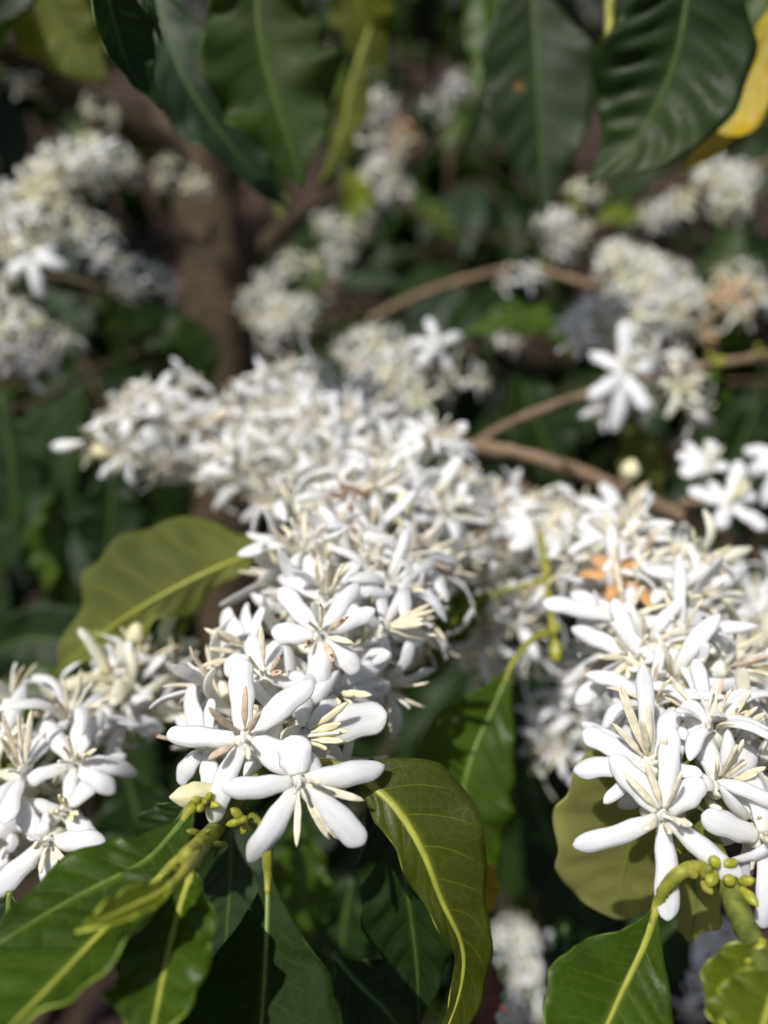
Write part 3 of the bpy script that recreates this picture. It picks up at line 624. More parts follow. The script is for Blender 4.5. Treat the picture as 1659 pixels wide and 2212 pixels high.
leaf(A, [(579, 1885, .157), (577, 1990, .152), (572, 2110, .147), (562, 2250, .141), (550, 2400, .135), (545, 2480, .13)], 15.5, 15.5, (.0, .28, .95), None, DKM, .22, .26, .0006, .00025, [(545, 1765, .164), (572, 1810, .158)], 'midrib_g', pw=.0014, rr=.0008, nlat=14, prof=WEDGE, label='dark green pointed leaf with pale edges')
leaf(A, [(385, 1858, .146), (300, 1940, .139), (215, 2020, .131), (90, 2150, .121), (-60, 2300, .11)], 12, 19, (-.35, .65, .75), (-.3, .6, .8), MID, .5, .0, .0010, .0006, [(430, 1838, .15)], 'midrib_y', rr=.0013, label='sunlit leaf with a wide glossy midrib')
leaf(A, [(425, 1852, .146), (398, 1930, .141), (370, 2030, .134), (345, 2150, .127), (310, 2320, .118)], 10, 10, (-.15, .45, .9), None, MID, .35, .45, .0016, .0007, [(428, 1838, .149)], 'midrib_y', rr=.0012, label='upright leaf with yellow green wavy margin')
leaf(A, [(420, 1740, .160), (372, 1800, .154), (310, 1862, .147), (180, 1930, .14), (40, 2010, .132), (-60, 2080, .128)], 13, 8, (-.2, .55, .8), None, MID, .15, None, .0008, .0006, [(445, 1728, .163)], 'midrib_g', pw=.0016)
leaf(A, [(392, 1890, .132), (350, 1925, .128), (290, 1955, .124), (225, 1985, .12), (165, 2012, .117)], 3.6, 3.0, (-.2, .6, .75), None, YG, .6, .7, .0003, .0003, [(425, 1848, .142)], 'midrib_y', nu=30, nv=11, label='young yellow green leaf still folded')
leaf(A, [(500, 1800, .20), (498, 1900, .202), (492, 2010, .203), (480, 2140, .205), (470, 2220, .205)], 12, 13, (.15, .6, .8), None, GRY, .12, None, .001, .0007, None, 'midrib_d')
leaf(A, [(420, 1720, .185), (385, 1770, .185), (350, 1830, .186), (330, 1900, .187)], 9, 9, (-.1, .3, .95), None, DK, .2, None, .0008, .0004, None, 'midrib_d')
leaf(A, [(765, 1664, .166), (850, 1738, .161), (912, 1835, .158), (955, 1945, .158), (1000, 2050, .160), (992, 2150, .163), (950, 2260, .166)], 15, 5.5, (.35, .5, .8), (.1, .1, 1), OLD, .1, -.2, .0009, .0004, [(640, 1640, .172)], 'midrib_y', rr=.0011, label='leaf arching over with a yellow midrib',
     prof=lambda t: np.interp(t, [0, .06, .16, .3, .5, .62, .8, .93, 1], [.1, .5, .95, 1, .7, .42, .36, .25, .03]))
leaf(A, [(800, 1640, .19), (850, 1780, .192), (880, 1930, .193), (900, 2080, .195), (905, 2220, .197)], 12, 13, (-.15, .35, .9), None, DK, .15, None, .0012, .0008, None, 'midrib_d')
leaf(A, [(720, 2060, .2), (770, 2120, .2), (840, 2190, .2), (900, 2280, .2)], 11, 11, (-.2, .6, .8), None, DK, .2, None, .001, .0005, None, 'midrib_d')
# ================================================================== branch B and C: brown twigs behind
B = branch('flowering_branch', 'thick brown twig from the right edge carrying round blossom clusters at its left end',
           [(1720, 1245, .37), (1540, 1150, .365), (1300, 1040, .36), (1140, 985, .36), (1000, 962, .365), (800, 940, .375), (600, 925, .38), (420, 945, .375), (250, 975, .37)], [4.2, 4.0, 3.9, 3.7, 3.5, 3.0, 2.8, 2.4, 1.8], rough=.35)
for (x, y, d, n, r) in ((330, 930, .37, 14, .019), (295, 965, .355, 9, .018), (400, 950, .375, 12, .018), (370, 905, .385, 9, .018), (560, 900, .385, 12, .019), (640, 870, .39, 14, .019), (700, 930, .37, 12, .018), (600, 970, .365, 11, .018), (520, 1020, .35, 8, .016), (620, 1040, .335, 8, .016),
                        (760, 980, .35, 10, .018), (800, 930, .37, 8, .018), (690, 1020, .33, 8, .016), (1060, 1130, .335, 9, .017), (1120, 1180, .325, 9, .017), (1000, 1180, .315, 9, .017), (1200, 1150, .335, 8, .016), (1040, 1240, .31, 8, .016), (1230, 1220, .31, 7, .016)):
    cluster(B, x, y, d, n, r)
bud(B, (250, 985, .35), (200, 968, .35), .004, 'bud'); bud(B, (180, 955, .36), (110, 965, .36), .004, 'petal')
o4 = (1671, 1400)
hero(B, o4, (730, 570), .315, (.0, .5, .85), [(640, 335, 110), (465, 435, 110), (965, 395, 105), (1010, 670, 105), (870, 780, 100), (560, 620, 80)], [(850, 350), (885, 335), (790, 380), (720, 420), (820, 420)], L=.022)
hero(B, o4, (160, 700), .30, (-.1, .4, .85), [(30, 500, 105), (430, 615, 105), (430, 775, 105), (-30, 770, 100), (190, 900, 80), (-60, 600, 90)], [(330, 440), (360, 480), (100, 560), (180, 800)], L=.021)
bud(B, (1355, 1050, .35), (1367, 992, .345), .0052)
green_buds(B, 1105, 1060, .345, 5, .005, .0014); green_buds(B, 1330, 1045, .35, 5, .006, .0016, 'bark', .006); green_buds(B, 1480, 1110, .36, 6, .006, .0014, 'bark', .006); green_buds(B, 1215, 1005, .355, 5, .006, .0014, 'bark', .005)
Cc = branch('flowering_branch', 'slender brown twig rising to the right edge through one open star flower', [(1012, 970, .372), (1100, 915, .38), (1270, 850, .395), (1440, 805, .41), (1600, 778, .42), (1720, 755, .425)], [2.3, 2.2, 2.2, 2.3, 2.6, 2.6], rough=.25)
D0 = lambda x, y: (x, y)
def starD(parent, c, d, n, tips, w, st, L=.022, mat='petal'):   # as hero(), in whole-picture coordinates
    k = 2 / .6636
    hero(parent, (0, 0), (c[0] * k, c[1] * k), d, n, [(x * k, y * k, w * k) for x, y in tips], [(x * k, y * k) for x, y in st], L=L, mat=mat)
starD(Cc, (1350, 805), .385, (0, .25, .95), [(1352, 690), (1285, 750), (1272, 862), (1390, 890), (1430, 780), (1330, 930)], 34, [(1360, 760), (1340, 770), (1375, 780)], L=.026)
for (x, y, d, n) in ((1225, 735, .42, 4), (1300, 705, .43, 9), (1360, 720, .43, 9), (1420, 770, .42, 8), (1440, 850, .415, 6), (1340, 870, .42, 5)): cluster(Cc, x, y, d, n, .018)
green_buds(Cc, 1540, 775, .41, 10, .007, .0018, L=.007); green_buds(Cc, 1640, 760, .415, 6, .005, .0016)
leaf(Cc, [(1330, 880, .43), (1380, 960, .435), (1400, 1060, .44), (1395, 1140, .445)], 15, 15, (-.2, -.2, -1), None, OLV, .15, None, .002, .0005, None, 'midrib_g')
leaf(Cc, [(1540, 790, .43), (1545, 850, .43), (1550, 920, .435)], 9, 9, (.1, .1, 1), None, MID, .2, None, .001, .0004, None, 'midrib_g', nu=30)
leaf(Cc, [(1240, 770, .48), (1180, 700, .48), (1100, 690, .48), (1000, 720, .48)], 16, 16, (0, .6, .8), None, MID, .15, None, .002, .0006, None, 'midrib_g')
leaf(Cc, [(1120, 760, .5), (1140, 860, .5), (1180, 960, .5), (1220, 1080, .5)], 24, 24, (-.1, .3, .9), None, DK, .2, None, .002, .0006, None, 'midrib_d')
# the two flowers by the right edge
Gr = branch('flowering_branch', 'short brown twig at the right edge with two open flowers against the dark', [(1740, 1200, .37), (1640, 1140, .355), (1560, 1090, .345), (1470, 1085, .345)], [2.6, 2.4, 2.2, 1.6], rough=.3)
hero(Gr, o4, (1410, 480), .325, (.1, .5, .85), [(1170, 385, 115), (1280, 630, 110), (1605, 640, 110), (1650, 410, 105), (1530, 200, 105), (1330, 330, 80)], [(1540, 320), (1480, 300), (1500, 350), (1440, 340)], L=.0215, smat='stamen_yellow')
hero(Gr, o4, (1270, 235), .335, (-.1, .6, .8), [(1085, 270, 125), (1125, 150, 95), (1200, 60, 70), (1390, 40, 105), (1400, 240, 90)], [(1240, 60), (1290, 120), (1330, 110)], L=.021)
hero(Gr, o4, (1760, 180), .33, (-.3, .5, .8), [(1590, 90, 115), (1570, 260, 115), (1640, 480, 100), (1850, 0, 100)], [(1700, 60)], L=.021)
# ================================================================== branch D: the sharp cluster at the right
Dd = branch('flowering_branch', 'green coffee branch with sharp white blossoms at the right above a curved yellow stalk',
            [(1330, 1180, .285), (1390, 1330, .238), (1430, 1450, .212), (1465, 1580, .19), (1490, 1700, .176), (1530, 1810, .166), (1565, 1890, .158), (1605, 1990, .148), (1660, 2110, .134), (1720, 2230, .122)], [2.2, 2.2, 2.2, 2.3, 2.3, 2.4, 2.4, 2.4, 2.4, 2.4], 'greenstem')
o2 = (1671, 2100); ndr = P(1480, 1690, .178); nds = P(1440, 1490, .205)
hero(Dd, o2, (985, 1115), .160, (-.05, .18, .98), [(395, 1315, 138, .0035, .1), (955, 1725, 158, .003, 0), (1452, 1505, 150, .0045, .2), (1105, 585, 140, .002, .1), (1280, 915, 165, .003, .3), (700, 795, 170, .003, .2)],
     [(715, 828), (848, 738), (1035, 770), (790, 1125), (950, 1150), (1090, 1095)], ndr, L=.021, style=(1000, 1080))
hero(Dd, o2, (890, 770), .170, (-.25, .55, .75), [(535, 665, 155, .003, .1), (435, 870, 145, .002, 0), (565, 1000, 85, .002, .3), (535, 590, 95, .002, 0), (1150, 450, 160, .002, .3), (1170, 800, 95, .002, 0), (860, 140, 110, .001, .1)],
     [(645, 508), (795, 452), (742, 418), (700, 245), (875, 388), (935, 558), (690, 300)], ndr)
hero(Dd, o2, (1350, 905), .169, (.1, .5, .8), [(1280, 440, 190, .001, .1), (1165, 490, 105, .001, .1), (1690, 740, 175, .002, .2), (1640, 1160, 155, .005, .2), (1125, 890, 125, .004, .3), (1600, 1010, 110, .003, .2)],
     [(1375, 595), (1445, 580), (1555, 735), (1435, 700), (1250, 700), (1500, 780)], ndr)
hero(Dd, o2, (1640, 1275), .160, (.15, .1, .95), [(1205, 1085, 165, .002, .1), (1600, 1810, 165, .003, 0), (1640, 880, 150, .002, .2), (1900, 1150, 150), (1900, 1500, 150)], [(1560, 1190), (1700, 1100), (1620, 1120)], ndr, L=.0215)
hero(Dd, o2, (1400, 560), .182, (.35, .65, .6), [(1590, 480, 130, .002, .1), (1650, 620, 130, .003, .2), (1230, 480, 120, .002, .2), (1250, 300, 110), (1620, 400, 90)], [(1480, 265), (1440, 300), (1510, 360), (1555, 400), (1265, 370), (1360, 380)], ndr)
hero(Dd, o4, (780, 1480), .202, (-.1, .4, .9), [(750, 1105, 125, .002, 0), (435, 1310, 125, .003, .1), (410, 1795, 125, .003, 0), (965, 1470, 95, .002, .2), (700, 1610, 110, .002, 0), (600, 1850, 100, .002, 0)],
     [(615, 1325), (825, 1305), (515, 1455), (590, 1580), (700, 1590)], nds)
hero(Dd, o4, (730, 1225), .215, (-.2, .55, .8), [(195, 1110, 125, .002, 0), (445, 1255, 125, .002, 0), (440, 1085, 115, .002, .1), (1040, 1290, 110, .006, .2), (850, 1020, 90, .002, 0)], [(665, 1010), (800, 1000), (640, 760), (950, 1120)], nds, L=.021)
hero(Dd, o4, (980, 1440), .205, (.7, .35, .6), [(1315, 1225, 175, .002, .2), (960, 1300, 95, .002, 0), (1085, 1660, 160, .002, 0, 'petal_cream'), (960, 1650, 110, .002, 0, 'petal_cream'), (1320, 1540, 90, .005, .2)],
     [(1275, 1358, 'stamen_yellow'), (1240, 1390, 'stamen_yellow'), (1240, 1300, 'stamen_yellow'), (1180, 1420, 'stamen_yellow')], nds)
hero(Dd, o4, (725, 960), .232, (-.05, .8, .55), [(605, 840, 130, .001, .1, 'petal_dry'), (845, 820, 130, .001, .1, 'petal_dry'), (465, 930, 100, .001, .1, 'petal_dry'), (560, 1070, 90, .002, 0, 'petal_dry'), (830, 1130, 90, .002, 0, 'petal_dry')], [(640, 740), (850, 780), (670, 930, 'stamen_tan')], nds, label='wilting orange flower', L=.018)
hero(Dd, o4, (1060, 985), .24, (.2, .6, .7), [(845, 930, 105), (1285, 905, 105), (1250, 1020, 100), (1010, 905, 100, .002, 0, 'petal_dry'), (1060, 1130, 90)], [(1010, 765), (1100, 745), (1195, 775), (1200, 850), (1060, 800)], nds)
for (x, y, d, n) in ((1500, 1640, .186, 6), (1570, 1660, .182, 5), (1440, 1580, .193, 5), (1460, 1480, .208, 7), (1500, 1400, .222, 8), (1400, 1400, .225, 6), (1380, 1300, .245, 8), (1450, 1300, .245, 8), (1330, 1240, .262, 8), (1290, 1200, .28, 6), (1420, 1240, .26, 6), (1600, 1720, .176, 4)):
    cluster(Dd, x, y, d, n, .016)
green_buds(Dd, 1550, 1870, .155, 5, .004, .0015, L=.0036); green_buds(Dd, 1512, 1900, .1555, 6, .004, .0014, 'petiole', .004); green_buds(Dd, 1590, 1905, .1545, 5, .004, .0014, L=.004)
bud(Dd, (1470, 1795, .170), (1473, 1845, .166), .0016, 'greenbud', 'green_bud'); bud(Dd, (1600, 1640, .185), (1520, 1625, .184), .003)
green_buds(Dd, 1605, 2090, .138, 8, .004, .0012, L=.0045)
twig(Dd, [(1660, 2050, .142), (1612, 2100, .137), (1590, 2220, .13)], [1.2, 1.4, 1.5], 'petiole', 'side_shoot')
leaf(Dd, [(1418, 1962, .157), (1392, 2040, .152), (1345, 2140, .147), (1290, 2260, .141), (1210, 2420, .134)], 13, 15, (.05, .45, .9), None, MID, .16, .22, .0006, .0004, [(1545, 1872, .158), (1480, 1880, .155), (1436, 1920, .156)], 'midrib_y', pw=.00155, rr=.0010, nlat=12, prof=WEDGE, label='green leaf hanging from a curved yellow stalk')
leaf(Dd, [(1470, 1560, .193), (1420, 1670, .196), (1370, 1790, .199), (1345, 1900, .202), (1338, 1985, .204)], 21, 22, (.0, .1, -1), None, PALE, .06, None, .0012, .0005, [(1490, 1500, .192)], 'midrib_g', prof=lambda t: np.interp(t, [0, .1, .3, .55, .78, .92, 1], [.2, .6, .95, 1, .86, .52, .05]), bite=[(.86, 1, .03, .28)], label='rounded olive leaf lit through, with a bitten edge')
leaf(Dd, [(1500, 1790, .188), (1495, 1880, .188), (1500, 1960, .189), (1490, 2032, .19)], 8, 8, (.05, -.3, -1), None, PALE, .1, None, .001, .0003, None, 'midrib_g', nu=30, prof=lambda t: np.interp(t, [0, .2, .5, .8, 1], [.5, .9, 1, .85, .1]), bite=[(.75, -1, .1, .5)], label='torn remnant of a yellow green leaf')
leaf(Dd, [(1650, 2030, .14), (1620, 2110, .135), (1610, 2200, .13), (1620, 2320, .124)], 7, 8, (-.3, .4, .85), None, YG, .3, None, .001, .0004, None, 'midrib_y')
leaf(Dd, [(1690, 2090, .13), (1665, 2160, .126), (1640, 2240, .122), (1600, 2340, .118)], 6, 8, (-.3, .4, .85), None, YG, .3, None, .001, .0004, None, 'midrib_y')
# ================================================================== branch E: green shoot in the centre with hanging leaves
E = branch('leafy_shoot', 'small yellow green shoot with a hanging leaf between the two sharp blossom groups', [(1165, 1150, .29), (1178, 1225, .276), (1186, 1290, .268), (1196, 1370, .26)], [1.5, 1.5, 1.4, 1.3], 'petiole', 'leafy coffee shoots', 'shoot')
green_buds(E, 1180, 1248, .272, 6, .005, .0013, L=.005); green_buds(E, 1195, 1375, .258, 4, .003, .0013, L=.006); bud(E, (1198, 1375, .258), (1204, 1432, .256), .003, 'greenbud', 'green_bud')
leaf(E, [(1108, 1432, .253), (1070, 1520, .247), (1025, 1620, .24), (1000, 1720, .236), (1010, 1840, .235), (1050, 1985, .238)], 16, 20, (.1, .3, .95), None, MID, .12, .2, .0014, .0007, [(1185, 1362, .26), (1145, 1385, .257)], 'midrib_g', pw=.0012, label='smooth hanging leaf with a pale midrib')
leaf(E, [(1080, 1278, .28), (1010, 1310, .285), (965, 1370, .29), (930, 1450, .295)], 9, 11, (.35, .55, .6), None, MID, -.2, -.6, .001, .0005, [(1170, 1255, .273), (1120, 1268, .276)], 'midrib_y', pw=.001)
for (x, y, d, n) in ((1060, 1370, .315, 6), (1130, 1350, .315, 5)): cluster(E, x, y, d, n, .016, (0, -.3, .8))
leaf(E, [(1010, 1820, .22), (1040, 1900, .222), (1045, 1990, .225)], 5, 6, (0, .2, 1), None, YEL, .2, nu=26, nv=9, rib='midrib_y', wave=.0006)
# ================================================================== branch F: blossoms at the left
Fb = branch('flowering_branch', 'coffee branch with white blossoms at the lower left edge above the sunlit leaf', [(-60, 1560, .23), (10, 1640, .21), (70, 1720, .2), (110, 1800, .192), (150, 1890, .185)], [2, 2, 1.9, 1.7, 1.4], 'greenstem')
o3 = (0, 1900); ndl = P(95, 1745, .205)
hero(Fb, o3, (310, 1675), .183, (0, .25, .95), [(10, 1475, 140, .003), (0, 1985, 150, .003), (392, 1990, 135, .003), (690, 1680, 150, .003), (215, 1560, 120, .004)], [(340, 1810), (510, 1745), (440, 1770), (300, 1640)], ndl, L=.022)
hero(Fb, o3, (420, 1480), .190, (.1, .6, .75), [(95, 1435, 120, .003), (670, 1650, 135, .005), (690, 1195, 150, .002), (385, 1195, 110, .002), (250, 1600, 110, .003)], [(455, 1315), (405, 1420), (575, 1440), (540, 1480), (480, 1340)], ndl, smat='stamen_yellow')
hero(Fb, o3, (480, 1170), .198, (.15, .55, .8), [(200, 1255, 100, .003), (855, 1255, 115, .007), (195, 945, 120, .003), (540, 890, 110, .002), (770, 1330, 125, .004), (420, 960, 90, .002)], [(500, 945), (685, 1030), (560, 1060), (620, 1060), (470, 1010)], ndl)
hero(Fb, o3, (140, 1230), .195, (-.1, .85, .45), [(10, 1080, 120, .002), (260, 980, 110, .002), (130, 1000, 130, .001), (60, 1420, 120, .004), (250, 1410, 120, .004)], [(15, 845, 'stamen_tan'), (120, 850), (205, 820), (60, 960)], ndl)
hero(Fb, o3, (20, 1690), .195, (-.4, .3, .8), [(130, 1660, 120), (-60, 1800, 120), (-100, 1600, 120), (60, 1830, 120)], [(50, 1600)], ndl)
for (x, y, d, n) in ((60, 1690, .215, 6), (20, 1620, .222, 5), (110, 1640, .215, 4)): cluster(Fb, x, y, d, n, .016)
leaf(Fb, [(20, 1925, .172), (15, 2000, .17), (0, 2100, .168)], 6, 7, (.1, .4, .9), None, DK, .2, rib='midrib_g', nu=30, nv=9)
F2 = branch('flowering_branch', 'blurred coffee branch of white blossoms under the drooping olive leaf at the left', [(420, 1300, .275), (370, 1400, .26), (290, 1480, .245), (220, 1560, .235)], [1.9, 1.8, 1.6, 1.4], 'greenstem')
hero(F2, o3, (1030, 460), .262, (.05, .2, .95), [(685, 310, 100), (1110, 110, 100), (1265, 395, 90), (1260, 560, 85), (1050, 740, 100), (840, 590, 105)], [(1040, 420), (1000, 480)], L=.022)
hero(F2, o3, (760, 640), .24, (-.35, .4, .85), [(550, 430, 125), (470, 630, 110), (900, 480, 110), (860, 690, 110), (690, 870, 115)], [(430, 700), (450, 660), (560, 560), (680, 540), (740, 520)], L=.02, smat='stamen_yellow')
hero(F2, o3, (800, 890), .232, (.2, .3, .9), [(1035, 985, 130), (735, 1230, 105), (640, 830, 110), (570, 970, 100), (930, 740, 110)], [(480, 790), (400, 790), (900, 850)], L=.021)
hero(F2, o3, (1250, 610), .275, (.2, .1, .9), [(1110, 730, 85), (1340, 780, 85), (1385, 600, 80), (1180, 480, 80)], [(1260, 590)], L=.02)
for (x, y, d, n) in ((270, 1500, .252, 6), (330, 1480, .258, 5), (220, 1530, .245, 4), (360, 1540, .25, 4)): cluster(F2, x, y, d, n, .015)
bud(F2, (300, 1400, .255), (296, 1345, .25), .0042)
Lf = branch('leafy_shoot', 'large drooping olive leaf on its stalk, lit through, left of the centre blossoms', [(760, 1150, .30), (700, 1165, .285), (640, 1180, .272)], [1.4, 1.3, 1.2], 'petiole', 'leafy coffee shoots', 'shoot')
leaf(Lf, [(628, 1182, .268), (540, 1200, .258), (430, 1245, .252), (310, 1310, .25), (200, 1385, .252), (120, 1460, .256)], 27, 9, (-.05, -.35, -1), (.1, -.3, -1), OLV, .05, .35, .0032, .0010, None, 'midrib_y', rr=.0012, label='olive leaf with wavy margin and yellow midrib')
# ================================================================== blurred blossoms behind, branch by branch
def bgbranch(label, pts, radii, cl, mat='bark_dark', scale=1.0):
    b = branch('flowering_branch', label, pts, radii, mat, 'blurred coffee branches in flower', rough=.2)
    for c in cl: cluster(b, c[0], c[1], c[2], c[3], c[4] if len(c) > 4 else .017, mat=c[5] if len(c) > 5 else 'petal', scale=scale, mix=.2)
    return b
b = bgbranch('blurred twig with a dense bank of white blossoms at the upper left edge', [(-60, 600, .46), (20, 500, .46), (110, 430, .47), (200, 370, .48), (290, 350, .5)], [2.6, 2.4, 2.2, 2, 1.8],
         [(30, 470, .45, 10), (90, 420, .46, 12), (150, 370, .47, 12), (210, 360, .48, 9), (60, 520, .44, 9), (120, 480, .46, 9), (250, 370, .49, 5), (-10, 540, .45, 7)])
starD(b, (65, 555), .425, (.1, .1, .98), [(140, 570), (85, 640), (20, 600), (30, 520), (110, 530)], 28, [(70, 545)], L=.02)
bgbranch('thin brown twig with small blossoms left of the mossy trunk', [(80, 590, .55), (180, 610, .545), (260, 632, .54), (370, 660, .56)], [2.6, 2.4, 2.2, 2], [(300, 615, .53, 6), (330, 625, .535, 5), (205, 510, .57, 5), (210, 560, .57, 4)])
bgbranch('twig with a few white blossoms halfway up the left edge', [(-80, 740, .42), (0, 735, .42), (60, 760, .42), (140, 800, .43)], [2.2, 2, 1.8, 1.6], [(5, 660, .43, 4), (25, 740, .42, 6), (65, 760, .42, 5), (115, 785, .43, 4), (20, 700, .42, 3)])
bgbranch('twig with pale half open blossoms just left of the trunk fork', [(420, 420, .74), (360, 400, .72), (200, 260, .70), (30, 190, .68)], [3, 3, 2.6, 2.2], [(365, 380, .68, 4, .014, 'petal_cream'), (420, 400, .7, 3, .014, 'petal_cream'), (215, 245, .68, 4, .016, 'petal_cream'), (45, 185, .66, 4, .016, 'petal_cream')])
bgbranch('diagonal twig strung with small white blossoms in the far centre', [(1060, 170, .85), (960, 280, .82), (880, 380, .8), (800, 480, .78), (700, 600, .76)], [3, 3, 2.8, 2.6, 2.2],
         [(825, 235, .76, 6), (945, 235, .8, 5), (995, 190, .82, 5), (870, 300, .78, 5, .017, 'petal_dry'), (850, 320, .78, 6), (795, 310, .77, 4), (830, 370, .77, 7), (800, 400, .77, 6), (850, 420, .77, 6), (725, 500, .76, 6), (785, 490, .76, 5), (735, 540, .76, 5), (715, 575, .75, 5), (640, 580, .75, 6, .018, 'petal_cream')])
bgbranch('blurred twig with a soft round blossom mass right of the trunk', [(480, 660, .7), (580, 690, .66), (680, 700, .64), (760, 680, .62)], [2.6, 2.4, 2.2, 2], [(560, 670, .64, 8), (610, 680, .64, 9), (650, 690, .64, 8), (590, 730, .63, 6), (580, 620, .66, 4)])
b = bgbranch('blurred twig of blossoms in shade above the centre, with one star flower', [(760, 720, .56), (820, 780, .53), (900, 800, .5), (990, 790, .5)], [2.2, 2, 1.8, 1.6], [(780, 760, .53, 9), (830, 760, .52, 10), (870, 800, .51, 9), (800, 820, .51, 8), (860, 850, .5, 8), (990, 830, .5, 4), (910, 870, .48, 5)])
starD(b, (945, 745), .44, (0, .1, 1), [(925, 680), (1000, 715), (970, 800), (900, 790), (890, 735)], 22, [(950, 735)], L=.019)
b = bgbranch('long bare brown twig crossing the right half, bearing blossom clusters', [(800, 690, .66), (900, 640, .64), (1020, 600, .62), (1140, 580, .6), (1300, 620, .57), (1480, 640, .54), (1700, 620, .53)], [3.2, 3.2, 3.0, 3.0, 2.8, 2.8, 2.6],
         [(1130, 610, .58, 5), (1330, 570, .56, 11), (1390, 590, .55, 11), (1440, 620, .54, 11), (1480, 660, .53, 9), (1350, 640, .54, 9), (1420, 690, .52, 9), (1590, 620, .54, 7), (1610, 660, .53, 6), (1580, 650, .53, 4, .017, 'petal_dry'), (1560, 715, .52, 3, .015, 'petal_dry')], 'bark')
bgbranch('blurred twig at the upper right with separate white pompon blossoms', [(1180, 560, .7), (1240, 500, .7), (1400, 460, .68), (1540, 400, .65), (1700, 330, .62)], [2.6, 2.6, 2.4, 2.4, 2.4],
         [(1190, 490, .69, 8), (1235, 500, .69, 9), (1215, 540, .69, 7), (1265, 425, .7, 5, .016, 'petal_cream'), (1420, 475, .66, 8), (1470, 450, .66, 5, .016, 'petal_cream'), (1545, 395, .63, 11), (1590, 400, .63, 11), (1570, 440, .63, 9), (1080, 745, .62, 4)], 'bark')
b = bgbranch('blurred blossoms in half shade at the lower right edge behind the sharp cluster', [(1740, 1290, .34), (1620, 1340, .335), (1560, 1440, .33), (1600, 1540, .33)], [2.2, 2, 1.8, 1.6], [(1600, 1310, .34, 8), (1640, 1380, .335, 8), (1560, 1350, .335, 6), (1620, 1470, .33, 8), (1570, 1420, .33, 6), (1650, 1540, .33, 7)])
bgbranch('blurred hanging string of blossoms left of the rounded olive leaf', [(1180, 1480, .35), (1240, 1560, .345), (1240, 1660, .34), (1250, 1720, .34)], [1.8, 1.6, 1.4, 1.2], [(1240, 1530, .345, 8), (1230, 1600, .34, 6), (1250, 1650, .335, 4), (1280, 1500, .345, 6)])
bgbranch('blurred upright blossom spike deep below, right of the bottom centre', [(1130, 2260, .55), (1120, 2150, .55), (1100, 2040, .56), (1090, 1920, .57)], [3, 2.8, 2.6, 2.2], [(1100, 2040, .54, 8), (1150, 2060, .54, 7), (1150, 2140, .53, 6), (1110, 2190, .53, 4), (1130, 2230, .53, 4)], 'bark')
bgbranch('blurred blossom ball deep below the bitten leaf at the lower right', [(1480, 2240, .46), (1520, 2140, .46), (1550, 2040, .47), (1560, 1960, .48)], [2.4, 2.2, 2, 2], [(1520, 2060, .45, 9), (1550, 2040, .455, 7), (1530, 2110, .45, 8), (1500, 2130, .45, 5)])
# single leaves in the shade behind, on their own shoots
S1 = branch('leafy_shoot', 'shaded coffee shoot with dark leaves at the left below the blossom bank', [(300, 760, .58), (200, 800, .55), (100, 860, .5), (-40, 900, .48)], [2.4, 2.4, 2.4, 2.2], 'bark_dark', 'leafy coffee shoots', 'shoot')
for a in (dict(mid=[(300, 760, .52), (370, 730, .52), (420, 790, .53), (440, 860, .54)], wl=22, mats=DK), dict(mid=[(200, 640, .52), (260, 700, .52), (250, 800, .52)], wl=12, mats=MID), dict(mid=[(0, 860, .42), (20, 960, .42), (30, 1080, .42), (20, 1180, .42)], wl=22, mats=DK),
          dict(mid=[(240, 1000, .44), (240, 1120, .44), (220, 1250, .44)], wl=20, mats=DK), dict(mid=[(130, 1040, .46), (110, 1160, .46), (100, 1280, .46)], wl=13, mats=MID), dict(mid=[(-40, 1480, .34), (40, 1500, .34), (110, 1520, .34), (160, 1600, .34)], wl=16, mats=MID),
          dict(mid=[(-40, 1420, .42), (60, 1380, .42), (160, 1400, .42), (230, 1480, .42)], wl=22, mats=DK), dict(mid=[(660, 760, .5), (700, 800, .5), (740, 880, .5)], wl=14, mats=DK), dict(mid=[(100, 620, .55), (150, 690, .55), (160, 780, .55)], wl=20, mats=GRY)):
    leaf(S1, a['mid'], a['wl'], None, (rng.uniform(-.3, .3), rng.uniform(.2, .6), .9), None, a['mats'], .2, None, .002, .0006, None, 'midrib_d', nu=36, nv=11)
S2 = branch('leafy_shoot', 'shaded coffee shoot with small green leaves behind the upper right pompons', [(760, 380, .95), (900, 460, .9), (1100, 520, .86), (1400, 500, .8)], [2.6, 2.4, 2.2, 2.0], 'bark_dark', 'leafy coffee shoots', 'shoot')
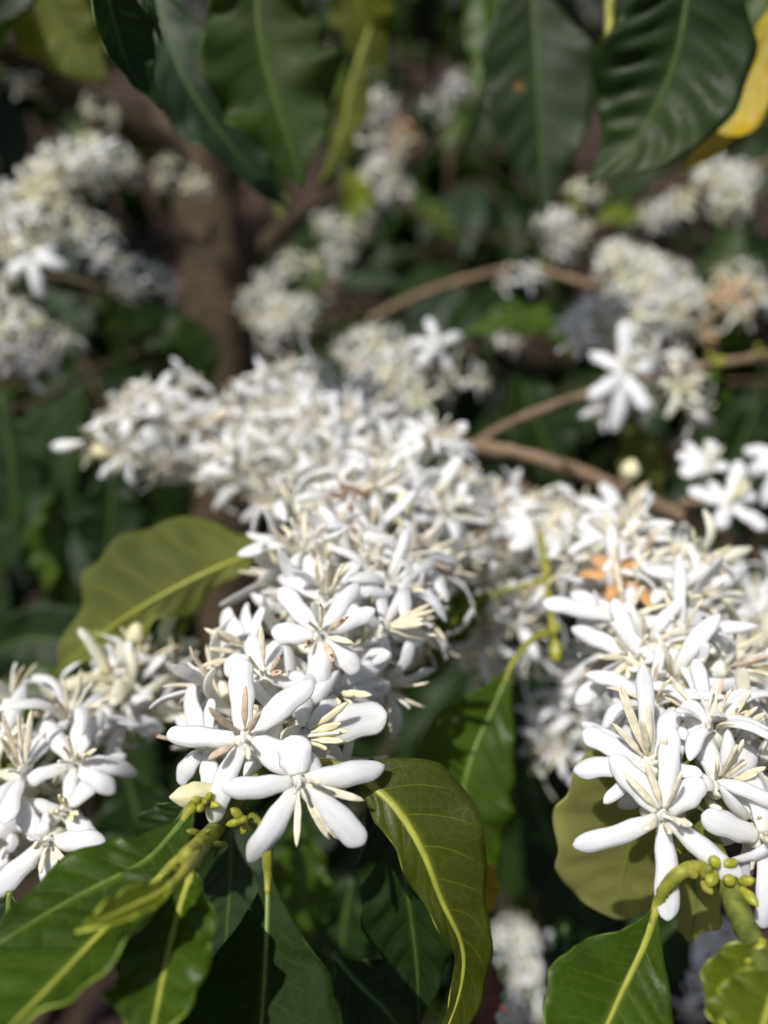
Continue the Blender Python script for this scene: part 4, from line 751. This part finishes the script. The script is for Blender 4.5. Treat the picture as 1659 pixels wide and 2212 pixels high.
for a in (dict(mid=[(1285, 480, .62), (1330, 462, .62), (1385, 478, .62)], wl=9, mats=YG), dict(mid=[(740, 360, .72), (770, 420, .72), (760, 480, .72)], wl=16, mats=YG), dict(mid=[(880, 400, 1.0), (940, 470, 1.0), (1000, 520, 1.0)], wl=18, mats=MID), dict(mid=[(1250, 400, .62), (1235, 430, .62), (1260, 470, .62)], wl=6, mats=YG),
          dict(mid=[(620, 420, .6), (605, 450, .6), (600, 470, .6)], wl=6, mats=YG), dict(mid=[(530, 260, .34), (560, 320, .34), (590, 365, .34)], wl=5, mats=YG), dict(mid=[(1600, 480, .75), (1560, 560, .75), (1500, 600, .75)], wl=22, mats=DK), dict(mid=[(700, 600, .85), (800, 610, .85), (880, 600, .85)], wl=12, mats=GRY),
          dict(mid=[(900, 540, 1.0), (820, 560, 1.0), (760, 620, 1.0)], wl=20, mats=DK), dict(mid=[(1540, 480, .8), (1600, 540, .8), (1660, 640, .8)], wl=25, mats=DK), dict(mid=[(1640, 860, .55), (1600, 960, .55), (1560, 1040, .55)], wl=20, mats=DK)):
    leaf(S2, a['mid'], a['wl'], None, (rng.uniform(-.3, .3), rng.uniform(.2, .6), .9), None, a['mats'], .2, None, .002, .0006, None, 'midrib_d', nu=30, nv=9)
S3 = branch('leafy_shoot', 'shaded coffee shoot with dark leaves below the bitten leaf at the bottom', [(1300, 2300, .36), (1250, 2200, .36), (1180, 2050, .36), (1150, 1900, .37)], [2, 2, 1.8, 1.6], 'bark_dark', 'leafy coffee shoots', 'shoot')
for a in (dict(mid=[(1150, 1700, .36), (1180, 1800, .36), (1230, 1900, .36), (1290, 2020, .36)], wl=20, mats=DK), dict(mid=[(1220, 2000, .3), (1230, 2080, .3), (1270, 2180, .3)], wl=12, mats=DK), dict(mid=[(1500, 1960, .36), (1420, 2040, .36), (1380, 2160, .36)], wl=18, mats=DK),
          dict(mid=[(1060, 2060, .24), (1045, 2150, .24), (1030, 2260, .24)], wl=7, mats=RED), dict(mid=[(660, 1760, .3), (650, 1900, .3), (680, 2050, .3)], wl=14, mats=MID), dict(mid=[(760, 1900, .3), (740, 2040, .3), (760, 2200, .3)], wl=18, mats=DK), dict(mid=[(260, 1640, .34), (300, 1780, .34), (290, 1900, .34)], wl=20, mats=DK)):
    leaf(S3, a['mid'], a['wl'], None, (rng.uniform(-.3, .3), rng.uniform(.2, .6), .9), None, a['mats'], .2, None, .002, .0006, None, 'midrib_d', nu=36, nv=11)
